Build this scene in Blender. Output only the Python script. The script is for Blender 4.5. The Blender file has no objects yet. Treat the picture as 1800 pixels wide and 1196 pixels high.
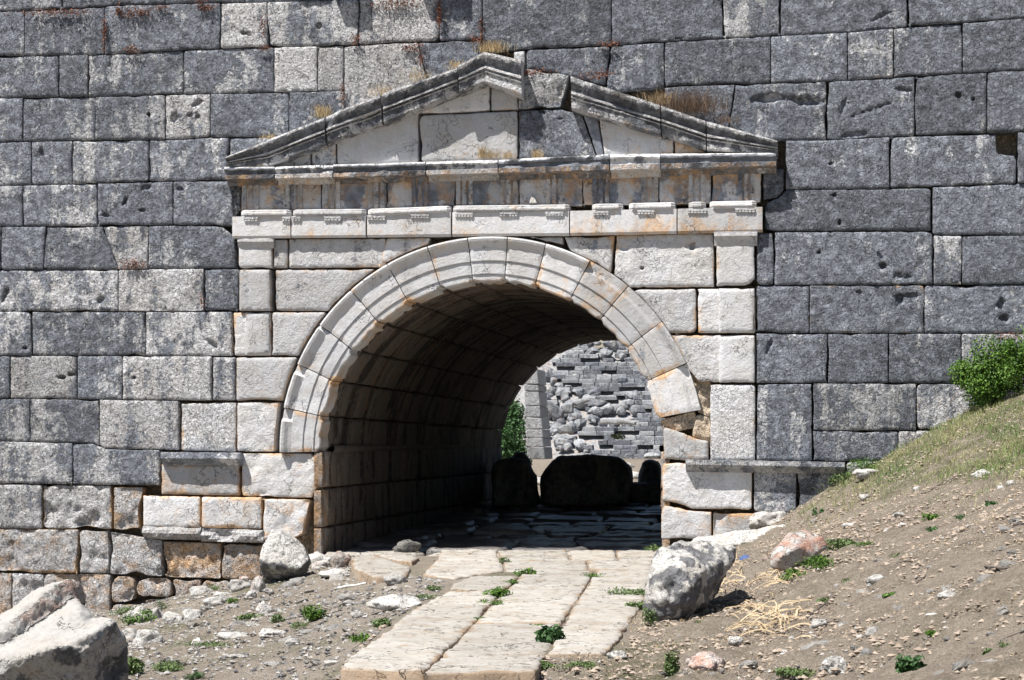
import bpy, bmesh, math, random
import numpy as np
from mathutils import Vector, Matrix, noise, geometry

random.seed(7)
rng = np.random.default_rng(7)
S = bpy.context.scene
COL = S.collection
R = math.radians

# ------------------------------------------------------------------ camera, sky, sun
YAW = R(8.0)
SN, CS = math.sin(YAW), math.cos(YAW)
F, PX, HY = 4090.0, 900.0, 775.0          # focal length, centre column and horizon row in photo pixels
CAM = Vector((4.02, -27.5, 1.37))

cam_d = bpy.data.cameras.new('camera')
cam_d.sensor_width = 36.0
cam_d.lens = 36.0 * F / 1800.0
cam_d.shift_y = (HY - 598.0) / 1800.0
cam_d.clip_start = 0.1
cam_d.clip_end = 1500
cam = bpy.data.objects.new('camera', cam_d)
COL.objects.link(cam)
cam.location = CAM
cam.rotation_euler = (R(90), 0, YAW)
S.camera = cam

SUN_DIR = Vector((0.36, 0.375, -1.0)).normalized()     # the way the light travels
sun_el = math.asin(-SUN_DIR.z)
sun_az = math.atan2(-SUN_DIR.x, -SUN_DIR.y)            # clockwise from +Y
W = bpy.data.worlds.new('World'); S.world = W; W.use_nodes = True
nt = W.node_tree; nt.nodes.clear()
sky = nt.nodes.new('ShaderNodeTexSky'); sky.sky_type = 'NISHITA'; sky.sun_disc = False
sky.sun_elevation = sun_el; sky.sun_rotation = sun_az
sky.altitude = 100; sky.air_density = 1.0; sky.dust_density = 0.6; sky.ozone_density = 1.0
bg = nt.nodes.new('ShaderNodeBackground'); bg.inputs[1].default_value = 0.05
wo = nt.nodes.new('ShaderNodeOutputWorld')
nt.links.new(sky.outputs[0], bg.inputs[0]); nt.links.new(bg.outputs[0], wo.inputs[0])

sun_d = bpy.data.lights.new('sun', 'SUN'); sun_d.energy = 5.0; sun_d.angle = R(0.5); sun_d.color = (1.0, 0.955, 0.89)
sun = bpy.data.objects.new('sun', sun_d); COL.objects.link(sun)
sun.rotation_euler = SUN_DIR.to_track_quat('-Z', 'Y').to_euler(); sun.location = (-6, -10, 20)

S.render.engine = 'CYCLES'
S.view_settings.view_transform = 'Standard'
S.view_settings.look = 'None'
S.view_settings.gamma = 1.0
S.view_settings.exposure = 0.68
S.cycles.max_bounces = 6
S.cycles.diffuse_bounces = 2

# ------------------------------------------------------------------ pixel -> point helpers (real places in the world)
def ray(px, py):
    a = (px - PX) / F; b = (HY - py) / F
    return Vector((-SN + CS * a, CS + SN * a, b))
def WP(px, py, prot=0.0):                 # on the wall face (or a plane `prot` in front of it)
    d = ray(px, py); t = (-prot - CAM.y) / d.y
    return CAM + d * t
def GZ(px, py, z):                        # on the level plane z
    d = ray(px, py); t = (z - CAM.z) / d.z
    return CAM + d * t
def GT(px, py, t):                        # at a depth
    return CAM + ray(px, py) * t

def lerp(pts, x):
    if x <= pts[0][0]:
        a, b = pts[0], pts[1]
    elif x >= pts[-1][0]:
        a, b = pts[-2], pts[-1]
        if len(pts) < 2: return pts[0][1]
    else:
        for a, b in zip(pts, pts[1:]):
            if a[0] <= x <= b[0]: break
    if b[0] == a[0]: return a[1]
    return a[1] + (b[1] - a[1]) * (x - a[0]) / (b[0] - a[0])

def sstep(a, b, x):
    t = min(1.0, max(0.0, (x - a) / (b - a))); return t * t * (3 - 2 * t)

# ------------------------------------------------------------------ tagging
def tag(o, label=None, cat=None, group=None, kind=None):
    if label: o['label'] = label
    if cat: o['category'] = cat
    if group: o['group'] = group
    if kind: o['kind'] = kind
    return o
def empty(name, loc, label, cat, group=None):
    o = bpy.data.objects.new(name, None); COL.objects.link(o); o.location = loc
    o.empty_display_size = 0.3
    return tag(o, label, cat, group)
def link(name, me, mat, parent=None, origin=None):
    """mesh given in world coordinates; origin moves the object's own origin there"""
    if mat and not me.materials: me.materials.append(mat)
    o = bpy.data.objects.new(name, me); COL.objects.link(o)
    if origin is not None:
        origin = Vector(origin); me.transform(Matrix.Translation(-origin)); o.location = origin
    if parent:
        o.parent = parent
        o.location = Vector(o.location) - Vector(parent.location) if origin is not None else -Vector(parent.location)
        if parent.parent: o.location = o.location - Vector(parent.parent.location)
    return o
def pymesh(name, verts, faces, smooth=True, tone=None):
    me = bpy.data.meshes.new(name); me.from_pydata([tuple(v) for v in verts], [], faces)
    me.update()
    if smooth: me.shade_smooth()
    if tone is not None: set_tone(me, tone)
    return me
def set_tone(me, arr):
    at = me.color_attributes.new('tone', 'FLOAT_COLOR', 'POINT')
    a = np.ones((len(me.vertices), 4), dtype=np.float32); arr = np.asarray(arr, dtype=np.float32)
    a[:, :arr.shape[1]] = arr
    at.data.foreach_set('color', a.ravel())

# ------------------------------------------------------------------ materials
def new_mat(name):
    m = bpy.data.materials.new(name); m.use_nodes = True
    t = m.node_tree; t.nodes.clear()
    out = t.nodes.new('ShaderNodeOutputMaterial'); b = t.nodes.new('ShaderNodeBsdfPrincipled')
    t.links.new(b.outputs[0], out.inputs[0])
    b.inputs['Specular IOR Level'].default_value = 0.25
    b.inputs['Roughness'].default_value = 0.85
    return m, t, b
class N:
    """small helper around a node tree"""
    def __init__(s, t): s.t = t
    def n(s, typ, **kw):
        x = s.t.nodes.new(typ)
        for k, v in kw.items(): setattr(x, k, v)
        return x
    def set(s, sock, v):
        if hasattr(v, 'is_output') or hasattr(v, 'links') and not isinstance(v, (int, float, tuple)): s.t.links.new(v, sock)
        else: sock.default_value = v
    def math(s, op, a, b=0.0, c=None, clamp=False):
        x = s.n('ShaderNodeMath', operation=op, use_clamp=clamp)
        s.set(x.inputs[0], a); s.set(x.inputs[1], b)
        if c is not None: s.set(x.inputs[2], c)
        return x.outputs[0]
    def mix(s, f, a, b, mode='MIX'):
        x = s.n('ShaderNodeMix', data_type='RGBA', blend_type=mode); x.clamp_factor = True
        s.set(x.inputs[0], f); s.set(x.inputs[6], a if not isinstance(a, tuple) else (*a, 1)); s.set(x.inputs[7], b if not isinstance(b, tuple) else (*b, 1))
        return x.outputs[2]
    def noise(s, vec, scale, detail=4, rough=0.6, dist=0.0, lac=2.0):
        x = s.n('ShaderNodeTexNoise'); s.t.links.new(vec, x.inputs['Vector'])
        x.inputs['Scale'].default_value = scale; x.inputs['Detail'].default_value = detail
        x.inputs['Roughness'].default_value = rough; x.inputs['Distortion'].default_value = dist; x.inputs['Lacunarity'].default_value = lac
        return x.outputs['Fac']
    def voro(s, vec, scale, feature='F1', rnd=1.0):
        x = s.n('ShaderNodeTexVoronoi', feature=feature); s.t.links.new(vec, x.inputs['Vector'])
        x.inputs['Scale'].default_value = scale; x.inputs['Randomness'].default_value = rnd
        return x.outputs['Distance']
    def ramp(s, f, a, b):
        """smooth 0..1 between a and b"""
        x = s.n('ShaderNodeMapRange', interpolation_type='SMOOTHSTEP'); s.set(x.inputs[0], f)
        s.set(x.inputs[1], a); s.set(x.inputs[2], b); return x.outputs[0]
    def scaled(s, vec, sc):
        x = s.n('ShaderNodeMapping'); s.t.links.new(vec, x.inputs[0]); x.inputs['Scale'].default_value = sc
        return x.outputs[0]
    def coords(s, rnd=37.0):
        tc = s.n('ShaderNodeTexCoord'); oi = s.n('ShaderNodeObjectInfo')
        m = s.n('ShaderNodeVectorMath', operation='MULTIPLY_ADD')
        cx = s.n('ShaderNodeCombineXYZ')
        r = oi.outputs['Random']
        s.t.links.new(r, cx.inputs[0])
        s.t.links.new(s.math('FRACT', s.math('MULTIPLY', r, 17.3)), cx.inputs[1])
        s.t.links.new(s.math('FRACT', s.math('MULTIPLY', r, 91.7)), cx.inputs[2])
        s.t.links.new(cx.outputs[0], m.inputs[0]); m.inputs[1].default_value = (rnd, rnd, rnd)
        s.t.links.new(tc.outputs['Object'], m.inputs[2])
        return m.outputs[0], r
    def bump(s, layers):
        """layers: list of (height socket, distance, strength)"""
        prev = None
        for h, dist, st in layers:
            b = s.n('ShaderNodeBump'); b.inputs['Distance'].default_value = dist; b.inputs['Strength'].default_value = st
            s.t.links.new(h, b.inputs['Height'])
            if prev is not None: s.t.links.new(prev, b.inputs['Normal'])
            prev = b.outputs[0]
        return prev

def mat_wall(name='weathered_limestone', pale=(0.60, 0.608, 0.63), crust=(0.15, 0.163, 0.19), rough_bump=1.0, rustc=(0.50, 0.285, 0.125)):
    m, t, b = new_mat(name); g = N(t)
    vec, rnd = g.coords()
    at = g.n('ShaderNodeVertexColor', layer_name='tone')
    sep = g.n('ShaderNodeSeparateColor'); t.links.new(at.outputs[0], sep.inputs[0])
    lich, rust, smooth = sep.outputs[0], sep.outputs[1], sep.outputs[2]
    fine = g.noise(vec, 19, 4, 0.66, 0.8)
    pits = g.noise(vec, 31, 3, 0.6, 1.5)
    tcw = g.n('ShaderNodeTexCoord').outputs['Object']
    patch = g.noise(tcw, 2.4, 5, 0.62, 0.5)
    streak = g.noise(g.scaled(tcw, (5.0, 5.0, 0.5)), 1.0, 4, 0.6, 0.3)
    # lichen cover
    k = g.math('ADD', g.math('MULTIPLY', fine, 1.1), g.math('MULTIPLY', patch, 1.5))
    k = g.math('ADD', k, g.math('MULTIPLY', streak, 1.2))
    k = g.math('ADD', k, g.math('MULTIPLY_ADD', lich, 1.5, -2.72))
    cover = g.ramp(k, 0.0, 0.24)
    crust_c = g.mix(g.ramp(g.noise(vec, 9, 3, 0.6), 0.35, 0.68), crust, tuple(c * 2.0 for c in crust))
    crust_c = g.mix(g.math('MULTIPLY', g.math('FRACT', g.math('MULTIPLY', rnd, 7.7)), 0.35), crust_c, tuple(c * 1.5 for c in crust))
    # pale stone, slightly stained
    pale_c = g.mix(g.ramp(patch, 0.35, 0.7), pale, tuple(p * q for p, q in zip(pale, (0.90, 0.865, 0.815))))
    pale_c = g.mix(g.math('MULTIPLY', g.ramp(streak, 0.5, 0.75), 0.35), pale_c, (0.36, 0.35, 0.345))
    col = g.mix(cover, pale_c, crust_c)
    # rust / clay stain
    rr = g.math('ADD', g.math('MULTIPLY', rust, 1.25), g.math('MULTIPLY_ADD', g.noise(vec, 6, 5, 0.65, 0.5), 2.0, -1.32))
    rmask = g.ramp(rr, 0.0, 0.75)
    rc = g.mix(g.ramp(fine, 0.35, 0.65), rustc, tuple(min(1, c * q) for c, q in zip(rustc, (1.35, 1.5, 1.75))))
    col = g.mix(g.math('MULTIPLY', rmask, 0.85), col, rc)
    # dark pits and thin cracks
    pit = g.math('SUBTRACT', 1.0, g.ramp(pits, 0.33, 0.43))
    pit = g.math('MULTIPLY', pit, g.math('POWER', g.math('SUBTRACT', 1.0, smooth), 1.4))
    col = g.mix(g.math('MULTIPLY', pit, 0.72), col, (0.045, 0.045, 0.05))
    w = g.n('ShaderNodeTexVoronoi', feature='DISTANCE_TO_EDGE')
    wv = g.n('ShaderNodeVectorMath', operation='ADD')
    nn = g.n('ShaderNodeTexNoise'); t.links.new(vec, nn.inputs['Vector']); nn.inputs['Scale'].default_value = 5; nn.inputs['Detail'].default_value = 4
    t.links.new(vec, wv.inputs[0]); t.links.new(nn.outputs['Color'], wv.inputs[1]); t.links.new(wv.outputs[0], w.inputs['Vector']); w.inputs['Scale'].default_value = 3.2
    crack = g.math('SUBTRACT', 1.0, g.ramp(w.outputs['Distance'], 0.0, 0.022))
    crack = g.math('MULTIPLY', crack, g.ramp(g.noise(vec, 3.1, 2, 0.5), 0.52, 0.66))
    col = g.mix(g.math('MULTIPLY', crack, 0.8), col, (0.05, 0.05, 0.052))
    # every block its own value
    hs = g.n('ShaderNodeHueSaturation'); t.links.new(col, hs.inputs['Color'])
    t.links.new(g.math('MULTIPLY_ADD', g.math('FRACT', g.math('MULTIPLY', rnd, 43.1)), 0.42, 0.80), hs.inputs['Value'])
    t.links.new(hs.outputs[0], b.inputs['Base Color'])
    hb = g.math('MULTIPLY', fine, g.math('MULTIPLY_ADD', smooth, -0.95, 1.0))
    coarse = g.math('MULTIPLY', g.noise(vec, 9, 3, 0.6, 0.8), g.math('MULTIPLY_ADD', smooth, -0.93, 1.0))
    pb = g.math('MULTIPLY', g.ramp(pits, 0.28, 0.5), g.math('MULTIPLY_ADD', smooth, -0.95, 1.0))
    nrm = g.bump([(coarse, 0.05 * rough_bump, 1.0), (hb, 0.060 * rough_bump, 1.0), (pb, 0.016 * rough_bump, 1.0), (g.math('SUBTRACT', 1.0, crack), 0.01, 1.0)])
    t.links.new(nrm, b.inputs['Normal'])
    b.inputs['Roughness'].default_value = 0.9
    return m

M = {}
M['wall'] = mat_wall()
M['cornice'] = mat_wall('blackened_cornice_stone', crust=(0.115, 0.122, 0.138), rough_bump=0.9)
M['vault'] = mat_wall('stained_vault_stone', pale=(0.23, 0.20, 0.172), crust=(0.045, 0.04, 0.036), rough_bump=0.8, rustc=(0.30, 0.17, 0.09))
M['core'] = mat_wall('rubble_core', pale=(0.68, 0.58, 0.46), crust=(0.36, 0.28, 0.21), rough_bump=1.5, rustc=(.42, .28, .16))
M['far'] = mat_wall('far_seating_stone', pale=(0.48, 0.50, 0.53), crust=(0.16, 0.17, 0.19), rough_bump=1.3)
M['rock'] = mat_wall('boulder_limestone', pale=(0.50, 0.49, 0.475), crust=(0.11, 0.11, 0.115), rough_bump=0.45, rustc=(.33, .15, .09))
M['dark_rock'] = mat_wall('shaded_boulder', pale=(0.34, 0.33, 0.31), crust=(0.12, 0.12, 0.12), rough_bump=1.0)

def mat_slab(name, base, rough, spec, wet=False):
    m, t, b = new_mat(name); g = N(t)
    vec, rnd = g.coords()
    f = g.noise(vec, 5, 5, 0.65, 0.4); fine = g.noise(vec, 40, 4, 0.7, 0.8)
    lines = g.noise(g.scaled(vec, (5.0, 8.0, 6)), 2.6, 5, 0.7, 0.6)
    col = g.mix(g.ramp(f, 0.3, 0.7), base, tuple(c * q for c, q in zip(base, (0.86, 0.82, 0.76))))
    col = g.mix(g.math('MULTIPLY', g.ramp(fine, 0.58, 0.72), 0.5), col, (0.26, 0.235, 0.21))
    col = g.mix(g.math('MULTIPLY', g.ramp(lines, 0.61, 0.66), 0.75), col, (0.20, 0.165, 0.135))
    at = g.n('ShaderNodeVertexColor', layer_name='tone'); sep = g.n('ShaderNodeSeparateColor'); t.links.new(at.outputs[0], sep.inputs[0])
    col = g.mix(g.ramp(g.math('ADD', sep.outputs[1], g.math('MULTIPLY_ADD', f, 1.0, -0.75)), 0.05, 0.7), col, (0.33, 0.25, 0.18))
    col = g.mix(g.ramp(g.math('ADD', sep.outputs[0], g.math('MULTIPLY_ADD', fine, 1.0, -0.75)), 0.05, 0.6), col, (0.2, 0.2, 0.205))
    tw = g.n('ShaderNodeTexCoord').outputs['Object']
    w = g.n('ShaderNodeTexVoronoi', feature='DISTANCE_TO_EDGE'); nn = g.n('ShaderNodeTexNoise'); wv = g.n('ShaderNodeVectorMath', operation='ADD')
    t.links.new(tw, nn.inputs['Vector']); nn.inputs['Scale'].default_value = 4; nn.inputs['Detail'].default_value = 5
    t.links.new(tw, wv.inputs[0]); t.links.new(nn.outputs['Color'], wv.inputs[1]); t.links.new(wv.outputs[0], w.inputs['Vector']); w.inputs['Scale'].default_value = 1.9
    crk = g.math('MULTIPLY', g.math('SUBTRACT', 1.0, g.ramp(w.outputs['Distance'], 0.0, 0.018)), g.ramp(g.noise(tw, 1.7, 2, 0.5), 0.45, 0.58))
    col = g.mix(g.math('MULTIPLY', crk, 0.8), col, (0.12, 0.095, 0.075))
    dirt = g.ramp(g.noise(tw, 2.1, 6, 0.7, 0.5), 0.50, 0.64)
    col = g.mix(g.math('MULTIPLY', dirt, 0.6), col, (0.30, 0.25, 0.20))
    hs = g.n('ShaderNodeHueSaturation'); t.links.new(col, hs.inputs['Color'])
    t.links.new(g.math('MULTIPLY_ADD', rnd, 0.2, 0.88), hs.inputs['Value'])
    t.links.new(hs.outputs[0], b.inputs['Base Color'])
    nrm = g.bump([(f, 0.03, 0.7), (fine, 0.008, 0.9), (g.math('SUBTRACT', 1.0, g.ramp(lines, 0.60, 0.66)), 0.012, 1.0), (g.math('SUBTRACT', 1.0, crk), 0.015, 1.0)])
    t.links.new(nrm, b.inputs['Normal'])
    b.inputs['Roughness'].default_value = rough; b.inputs['Specular IOR Level'].default_value = spec
    return m
M['slab'] = mat_slab('worn_paving_stone', (0.43, 0.415, 0.39), 0.85, 0.2)
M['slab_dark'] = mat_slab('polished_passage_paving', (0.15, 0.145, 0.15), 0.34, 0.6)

def mat_earth():
    m, t, b = new_mat('dry_earth'); g = N(t)
    tc = g.n('ShaderNodeTexCoord'); vec = tc.outputs['Object']
    at = g.n('ShaderNodeVertexColor', layer_name='tone'); sep = g.n('ShaderNodeSeparateColor'); t.links.new(at.outputs[0], sep.inputs[0])
    big = g.noise(vec, 0.9, 5, 0.6, 0.3); mid = g.noise(vec, 7, 5, 0.7, 0.4); fine = g.noise(vec, 45, 5, 0.75, 0.3)
    clod = g.voro(vec, 26)
    col = g.mix(g.ramp(mid, 0.32, 0.68), (0.385, 0.325, 0.262), (0.25, 0.208, 0.166))
    col = g.mix(g.ramp(big, 0.4, 0.65), col, g.mix(0.45, col, (0.40, 0.345, 0.285)))
    col = g.mix(g.math('MULTIPLY', g.ramp(fine, 0.5, 0.72), 0.65), col, (0.47, 0.42, 0.355))
    col = g.mix(g.math('MULTIPLY', g.math('SUBTRACT', 1.0, g.ramp(fine, 0.28, 0.42)), 0.55), col, (0.11, 0.085, 0.068))
    col = g.mix(g.math('MULTIPLY', sep.outputs[0], 0.75), col, (0.50, 0.455, 0.40))      # gravelly, paler
    col = g.mix(g.math('MULTIPLY', sep.outputs[1], g.ramp(mid, 0.35, 0.6)), col, (0.115, 0.125, 0.05))     # green cast of low weeds
    col = g.mix(g.math('MULTIPLY', sep.outputs[2], 0.8), col, (0.38, 0.23, 0.14))          # reddish clay
    t.links.new(col, b.inputs['Base Color'])
    nrm = g.bump([(mid, 0.10, 1.0), (clod, 0.03, 0.9), (fine, 0.04, 1.0)])
    t.links.new(nrm, b.inputs['Normal']); b.inputs['Roughness'].default_value = 0.95
    return m
M['earth'] = mat_earth()

def mat_leaf(name, a, bcol, rough=0.55, trans=0.0):
    m, t, b = new_mat(name); g = N(t)
    at = g.n('ShaderNodeVertexColor', layer_name='tone'); sep = g.n('ShaderNodeSeparateColor'); t.links.new(at.outputs[0], sep.inputs[0])
    tc = g.n('ShaderNodeTexCoord')
    n1 = g.noise(tc.outputs['Object'], 14, 2, 0.5)
    col = g.mix(g.math('ADD', g.math('MULTIPLY', sep.outputs[0], 0.75), g.math('MULTIPLY_ADD', n1, 0.5, -0.12)), a, bcol)
    t.links.new(col, b.inputs['Base Color']); b.inputs['Roughness'].default_value = rough
    b.inputs['Specular IOR Level'].default_value = 0.3
    return m
M['leaf'] = mat_leaf('bright_leaves', (0.02, 0.065, 0.008), (0.14, 0.26, 0.035))
M['weed'] = mat_leaf('weed_leaves', (0.06, 0.10, 0.03), (0.17, 0.24, 0.09))
M['ivy'] = mat_leaf('dark_leaves', (0.025, 0.06, 0.02), (0.075, 0.17, 0.05))
M['grass'] = mat_leaf('mixed_grass', (0.085, 0.185, 0.035), (0.40, 0.38, 0.19))
M['straw'] = mat_leaf('dry_straw', (0.38, 0.27, 0.13), (0.66, 0.52, 0.32))
M['stalk'] = mat_leaf('dry_pale_stalks', (0.30, 0.22, 0.13), (0.55, 0.44, 0.29))
M['redweed'] = mat_leaf('dry_red_brown_weed', (0.10, 0.035, 0.02), (0.27, 0.11, 0.06))
M['drybush'] = mat_leaf('dry_grey_brush', (0.13, 0.085, 0.06), (0.28, 0.20, 0.14))
M['twig'] = mat_leaf('grey_twig', (0.10, 0.085, 0.075), (0.20, 0.17, 0.145))

# ------------------------------------------------------------------ stone builder
def fbm(x, y, z, o=4):
    return noise.fractal(Vector((x, y, z)), 0.9, 2.1, o, noise_basis='PERLIN_ORIGINAL')

def poly_area(p):
    return 0.5 * sum(a[0] * b[1] - b[0] * a[1] for a, b in zip(p, p[1:] + p[:1]))

def inset(p, d):
    n = len(p); out = []
    for i in range(n):
        p0, p1, p2 = Vector(p[i - 1]), Vector(p[i]), Vector(p[(i + 1) % n])
        e1 = (p1 - p0); e2 = (p2 - p1)
        if e1.length < 1e-6 or e2.length < 1e-6: out.append(tuple(p1)); continue
        e1.normalize(); e2.normalize()
        n1 = Vector((-e1.y, e1.x)); n2 = Vector((-e2.y, e2.x))
        b = n1 + n2
        if b.length < 1e-4: out.append(tuple(p1 + n1 * d)); continue
        b.normalize(); c = max(0.35, b.dot(n1))
        out.append(tuple(p1 + b * (d / c)))
    return out

def round_corners(p, rmin, rmax, rr):
    n = len(p); out = []
    for i in range(n):
        p0, p1, p2 = Vector(p[i - 1]), Vector(p[i]), Vector(p[(i + 1) % n])
        l1, l2 = (p0 - p1).length, (p2 - p1).length
        r = rr.uniform(rmin, rmax)
        if rr.random() < 0.12: r *= rr.uniform(1.8, 3.5)
        r = min(r, l1 * 0.4, l2 * 0.4)
        a = p1 + (p0 - p1).normalized() * r; c = p1 + (p2 - p1).normalized() * r
        out += [a, a * 0.3 + p1 * 0.4 + c * 0.3, c]
    return out

def resample(p, sp):
    out = []; n = len(p)
    for i in range(n):
        a, b = Vector(p[i]), Vector(p[(i + 1) % n]); L = (b - a).length
        k = max(1, int(round(L / sp)))
        for j in range(k): out.append(a + (b - a) * (j / k))
    return out

def inside_dist(P, poly):
    """P (n,2); poly list -> (inside bool, distance to the outline)"""
    A = np.array([tuple(q) for q in poly]); B = np.roll(A, -1, axis=0)
    x, y = P[:, 0:1], P[:, 1:2]
    cond = ((A[:, 1] > y) != (B[:, 1] > y))
    den = (B[:, 1] - A[:, 1]); den = np.where(np.abs(den) < 1e-12, 1e-12, den)
    xi = (B[:, 0] - A[:, 0]) * (y - A[:, 1]) / den + A[:, 0]
    ins = (np.sum(cond & (x < xi), axis=1) % 2) == 1
    d = B - A; L2 = np.maximum((d ** 2).sum(1), 1e-12)
    tt = np.clip(((x - A[:, 0]) * d[:, 0] + (y - A[:, 1]) * d[:, 1]) / L2, 0, 1)
    dx = x - (A[:, 0] + tt * d[:, 0]); dy = y - (A[:, 1] + tt * d[:, 1])
    return ins, np.sqrt((dx ** 2 + dy ** 2).min(axis=1))

def stone_mesh(poly, to3d, thick=0.33, gap=0.0025, rad=(0.008, 0.022), amp=0.009, sp=0.034, bevel=0.009, lich=0.6, rust=0.0, smooth=0.0,
               holes=(), base=0.0, tilt=(0, 0), broken=0.0, seed=0, tonefn=None, rustedge=0.0, edge_jit=0.004):
    """polygon (u,v) counter-clockwise -> closed block with a rough front face.
    holes: (u, v, ru, rv, depth, angle)"""
    rr = random.Random(seed * 7919 + 13)
    if poly_area(poly) < 0: poly = list(reversed(poly))
    p = inset(poly, gap)
    p = round_corners(p, rad[0], rad[1], rr)
    p = resample(p, sp * 1.1)
    sx = seed * 3.17
    q = []
    n = len(p)
    for i in range(n):
        a, b, c = p[i - 1], p[i], p[(i + 1) % n]
        t = (c - a)
        if t.length < 1e-9: continue
        t.normalize(); nn = Vector((-t.y, t.x))
        j = abs(noise.noise(Vector((b.x * 9, b.y * 9, sx)))) * edge_jit * 2 + max(0.0, noise.noise(Vector((b.x * 3, b.y * 3, sx + 9))) - 0.22) * (0.045 + broken * 0.12) + max(0.0, noise.noise(Vector((b.x * 13, b.y * 13, sx + 3))) - 0.3) * edge_jit * 7
        q.append(b + nn * j)
    ring1 = [Vector(v) for v in inset([tuple(v) for v in q], bevel)]
    # drop flipped points
    us = [v.x for v in q]; vs = [v.y for v in q]
    u0, u1, v0, v1 = min(us), max(us), min(vs), max(vs)
    nu = max(2, int((u1 - u0) / sp)); nv = max(2, int((v1 - v0) / (sp)))
    gu, gv = np.meshgrid((np.arange(nu) + 0.5) / nu * (u1 - u0) + u0, (np.arange(nv) + 0.5) / nv * (v1 - v0) + v0)
    P = np.stack([gu.ravel(), gv.ravel()], 1)
    r2 = np.random.default_rng(seed + 5)
    P += (r2.random(P.shape) - 0.5) * sp * 0.45
    extra = []
    for (hu, hv, ru, rv, dep, ang) in holes:
        ca, sa = math.cos(ang), math.sin(ang)
        for k in range(12):
            th = k / 12 * 2 * math.pi
            for f in (0.55, 0.9, 1.15):
                x, y = math.cos(th) * ru * f, math.sin(th) * rv * f
                extra.append((hu + x * ca - y * sa, hv + x * sa + y * ca))
        extra.append((hu, hv))
    if extra: P = np.vstack([P, np.array(extra)])
    ins, dist = inside_dist(P, ring1)
    P = P[ins & (dist > sp * 0.42)]
    cv = [v for v in ring1] + [Vector(v) for v in P]
    nr = len(ring1)
    vo, eo, fo, ov, oe, of = geometry.delaunay_2d_cdt([Vector((v.x, v.y)) for v in cv], [], [list(range(nr))], 1, 1e-5)
    idx_in = [(o[0] if o else -1) for o in ov]
    VU = np.array([[v.x, v.y] for v in vo])
    ins, dist = inside_dist(VU, [tuple(v) for v in q])
    verts = []; tone = []
    cu, cvv = (u0 + u1) / 2, (v0 + v1) / 2
    for i, (u, v) in enumerate(VU):
        d = dist[i]
        h = base + tilt[0] * (u - cu) + tilt[1] * (v - cvv)
        h += (fbm(u * 5.0 + sx, v * 5.0, 1.7, 3)) * amp + noise.noise(Vector((u * 16, v * 16, sx))) * amp * 0.7
        h += min(d / 0.08, 1.0) * 0.004 - max(0, 1 - d / (bevel * 1.2)) * 0.0
        if broken > 0:
            b = fbm(u * 3.2 + sx, v * 3.2, 4.4, 4)
            h -= broken * (max(0.0, b) * 0.16 + 0.02) + broken * 0.05 * abs(noise.noise(Vector((u * 9, v * 9, sx))))
        hole = 0.0
        for (hu, hv, ru, rv, dep, ang) in holes:
            ca, sa = math.cos(-ang), math.sin(-ang)
            x, y = u - hu, v - hv
            e = math.hypot((x * ca - y * sa) / ru, (x * sa + y * ca) / rv) + noise.noise(Vector((u * 30, v * 30, 2))) * .35 + noise.noise(Vector((u * 12, v * 12, 5))) * .2
            if e < 1.15:
                k = 1 - sstep(0.62, 1.08, e); h -= dep * k; hole = max(hole, k)
        verts.append(to3d(u, v, h))
        L = lich; Ru = rust + rustedge * (1 - min(1, d / 0.06)) * min(1.6, max(0.0, .45 + 2.6 * noise.noise(Vector((u * 1.7, v * 1.7, 31.0))))); Sm = smooth
        if tonefn:
            L, Ru, Sm = tonefn(u, v, L, Ru, Sm)
        if hole > 0.3: Sm = min(1, Sm + 0.3)
        tone.append((max(0, min(1, L)), max(0, min(1, Ru)), Sm))
    m1 = {}
    for i, o in enumerate(idx_in):
        if 0 <= o < nr: m1[o] = i
    faces = [list(f) for f in fo]
    # ring 0 and back ring
    r0 = []; rb = []
    for k, v in enumerate(q):
        h = base + tilt[0] * (v.x - cu) + tilt[1] * (v.y - cvv) - bevel * 1.1 - broken * 0.03
        r0.append(len(verts)); verts.append(to3d(v.x, v.y, h)); tone.append((lich * 0.95, min(1, rust + rustedge * 1.2), smooth))
    for k, v in enumerate(q):
        rb.append(len(verts)); verts.append(to3d(v.x, v.y, -thick)); tone.append((max(.7, lich), min(1, rust + 0.2), smooth))
    for k in range(nr):
        k2 = (k + 1) % nr
        if k in m1 and k2 in m1: faces.append([m1[k2], m1[k], r0[k], r0[k2]])
        faces.append([r0[k2], r0[k], rb[k], rb[k2]])
    me = bpy.data.meshes.new('stone')
    me.from_pydata([tuple(v) for v in verts], [], faces)
    me.validate(); me.update()
    me.shade_smooth()
    set_tone(me, tone)
    return me

def wall3d(u, v, h):          # wall plane: u = x, v = z, h out of the wall
    return (u, -h, v)
def uvw(px, py, prot=0.0):
    p = WP(px, py, prot); return (p.x, p.z)

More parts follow.
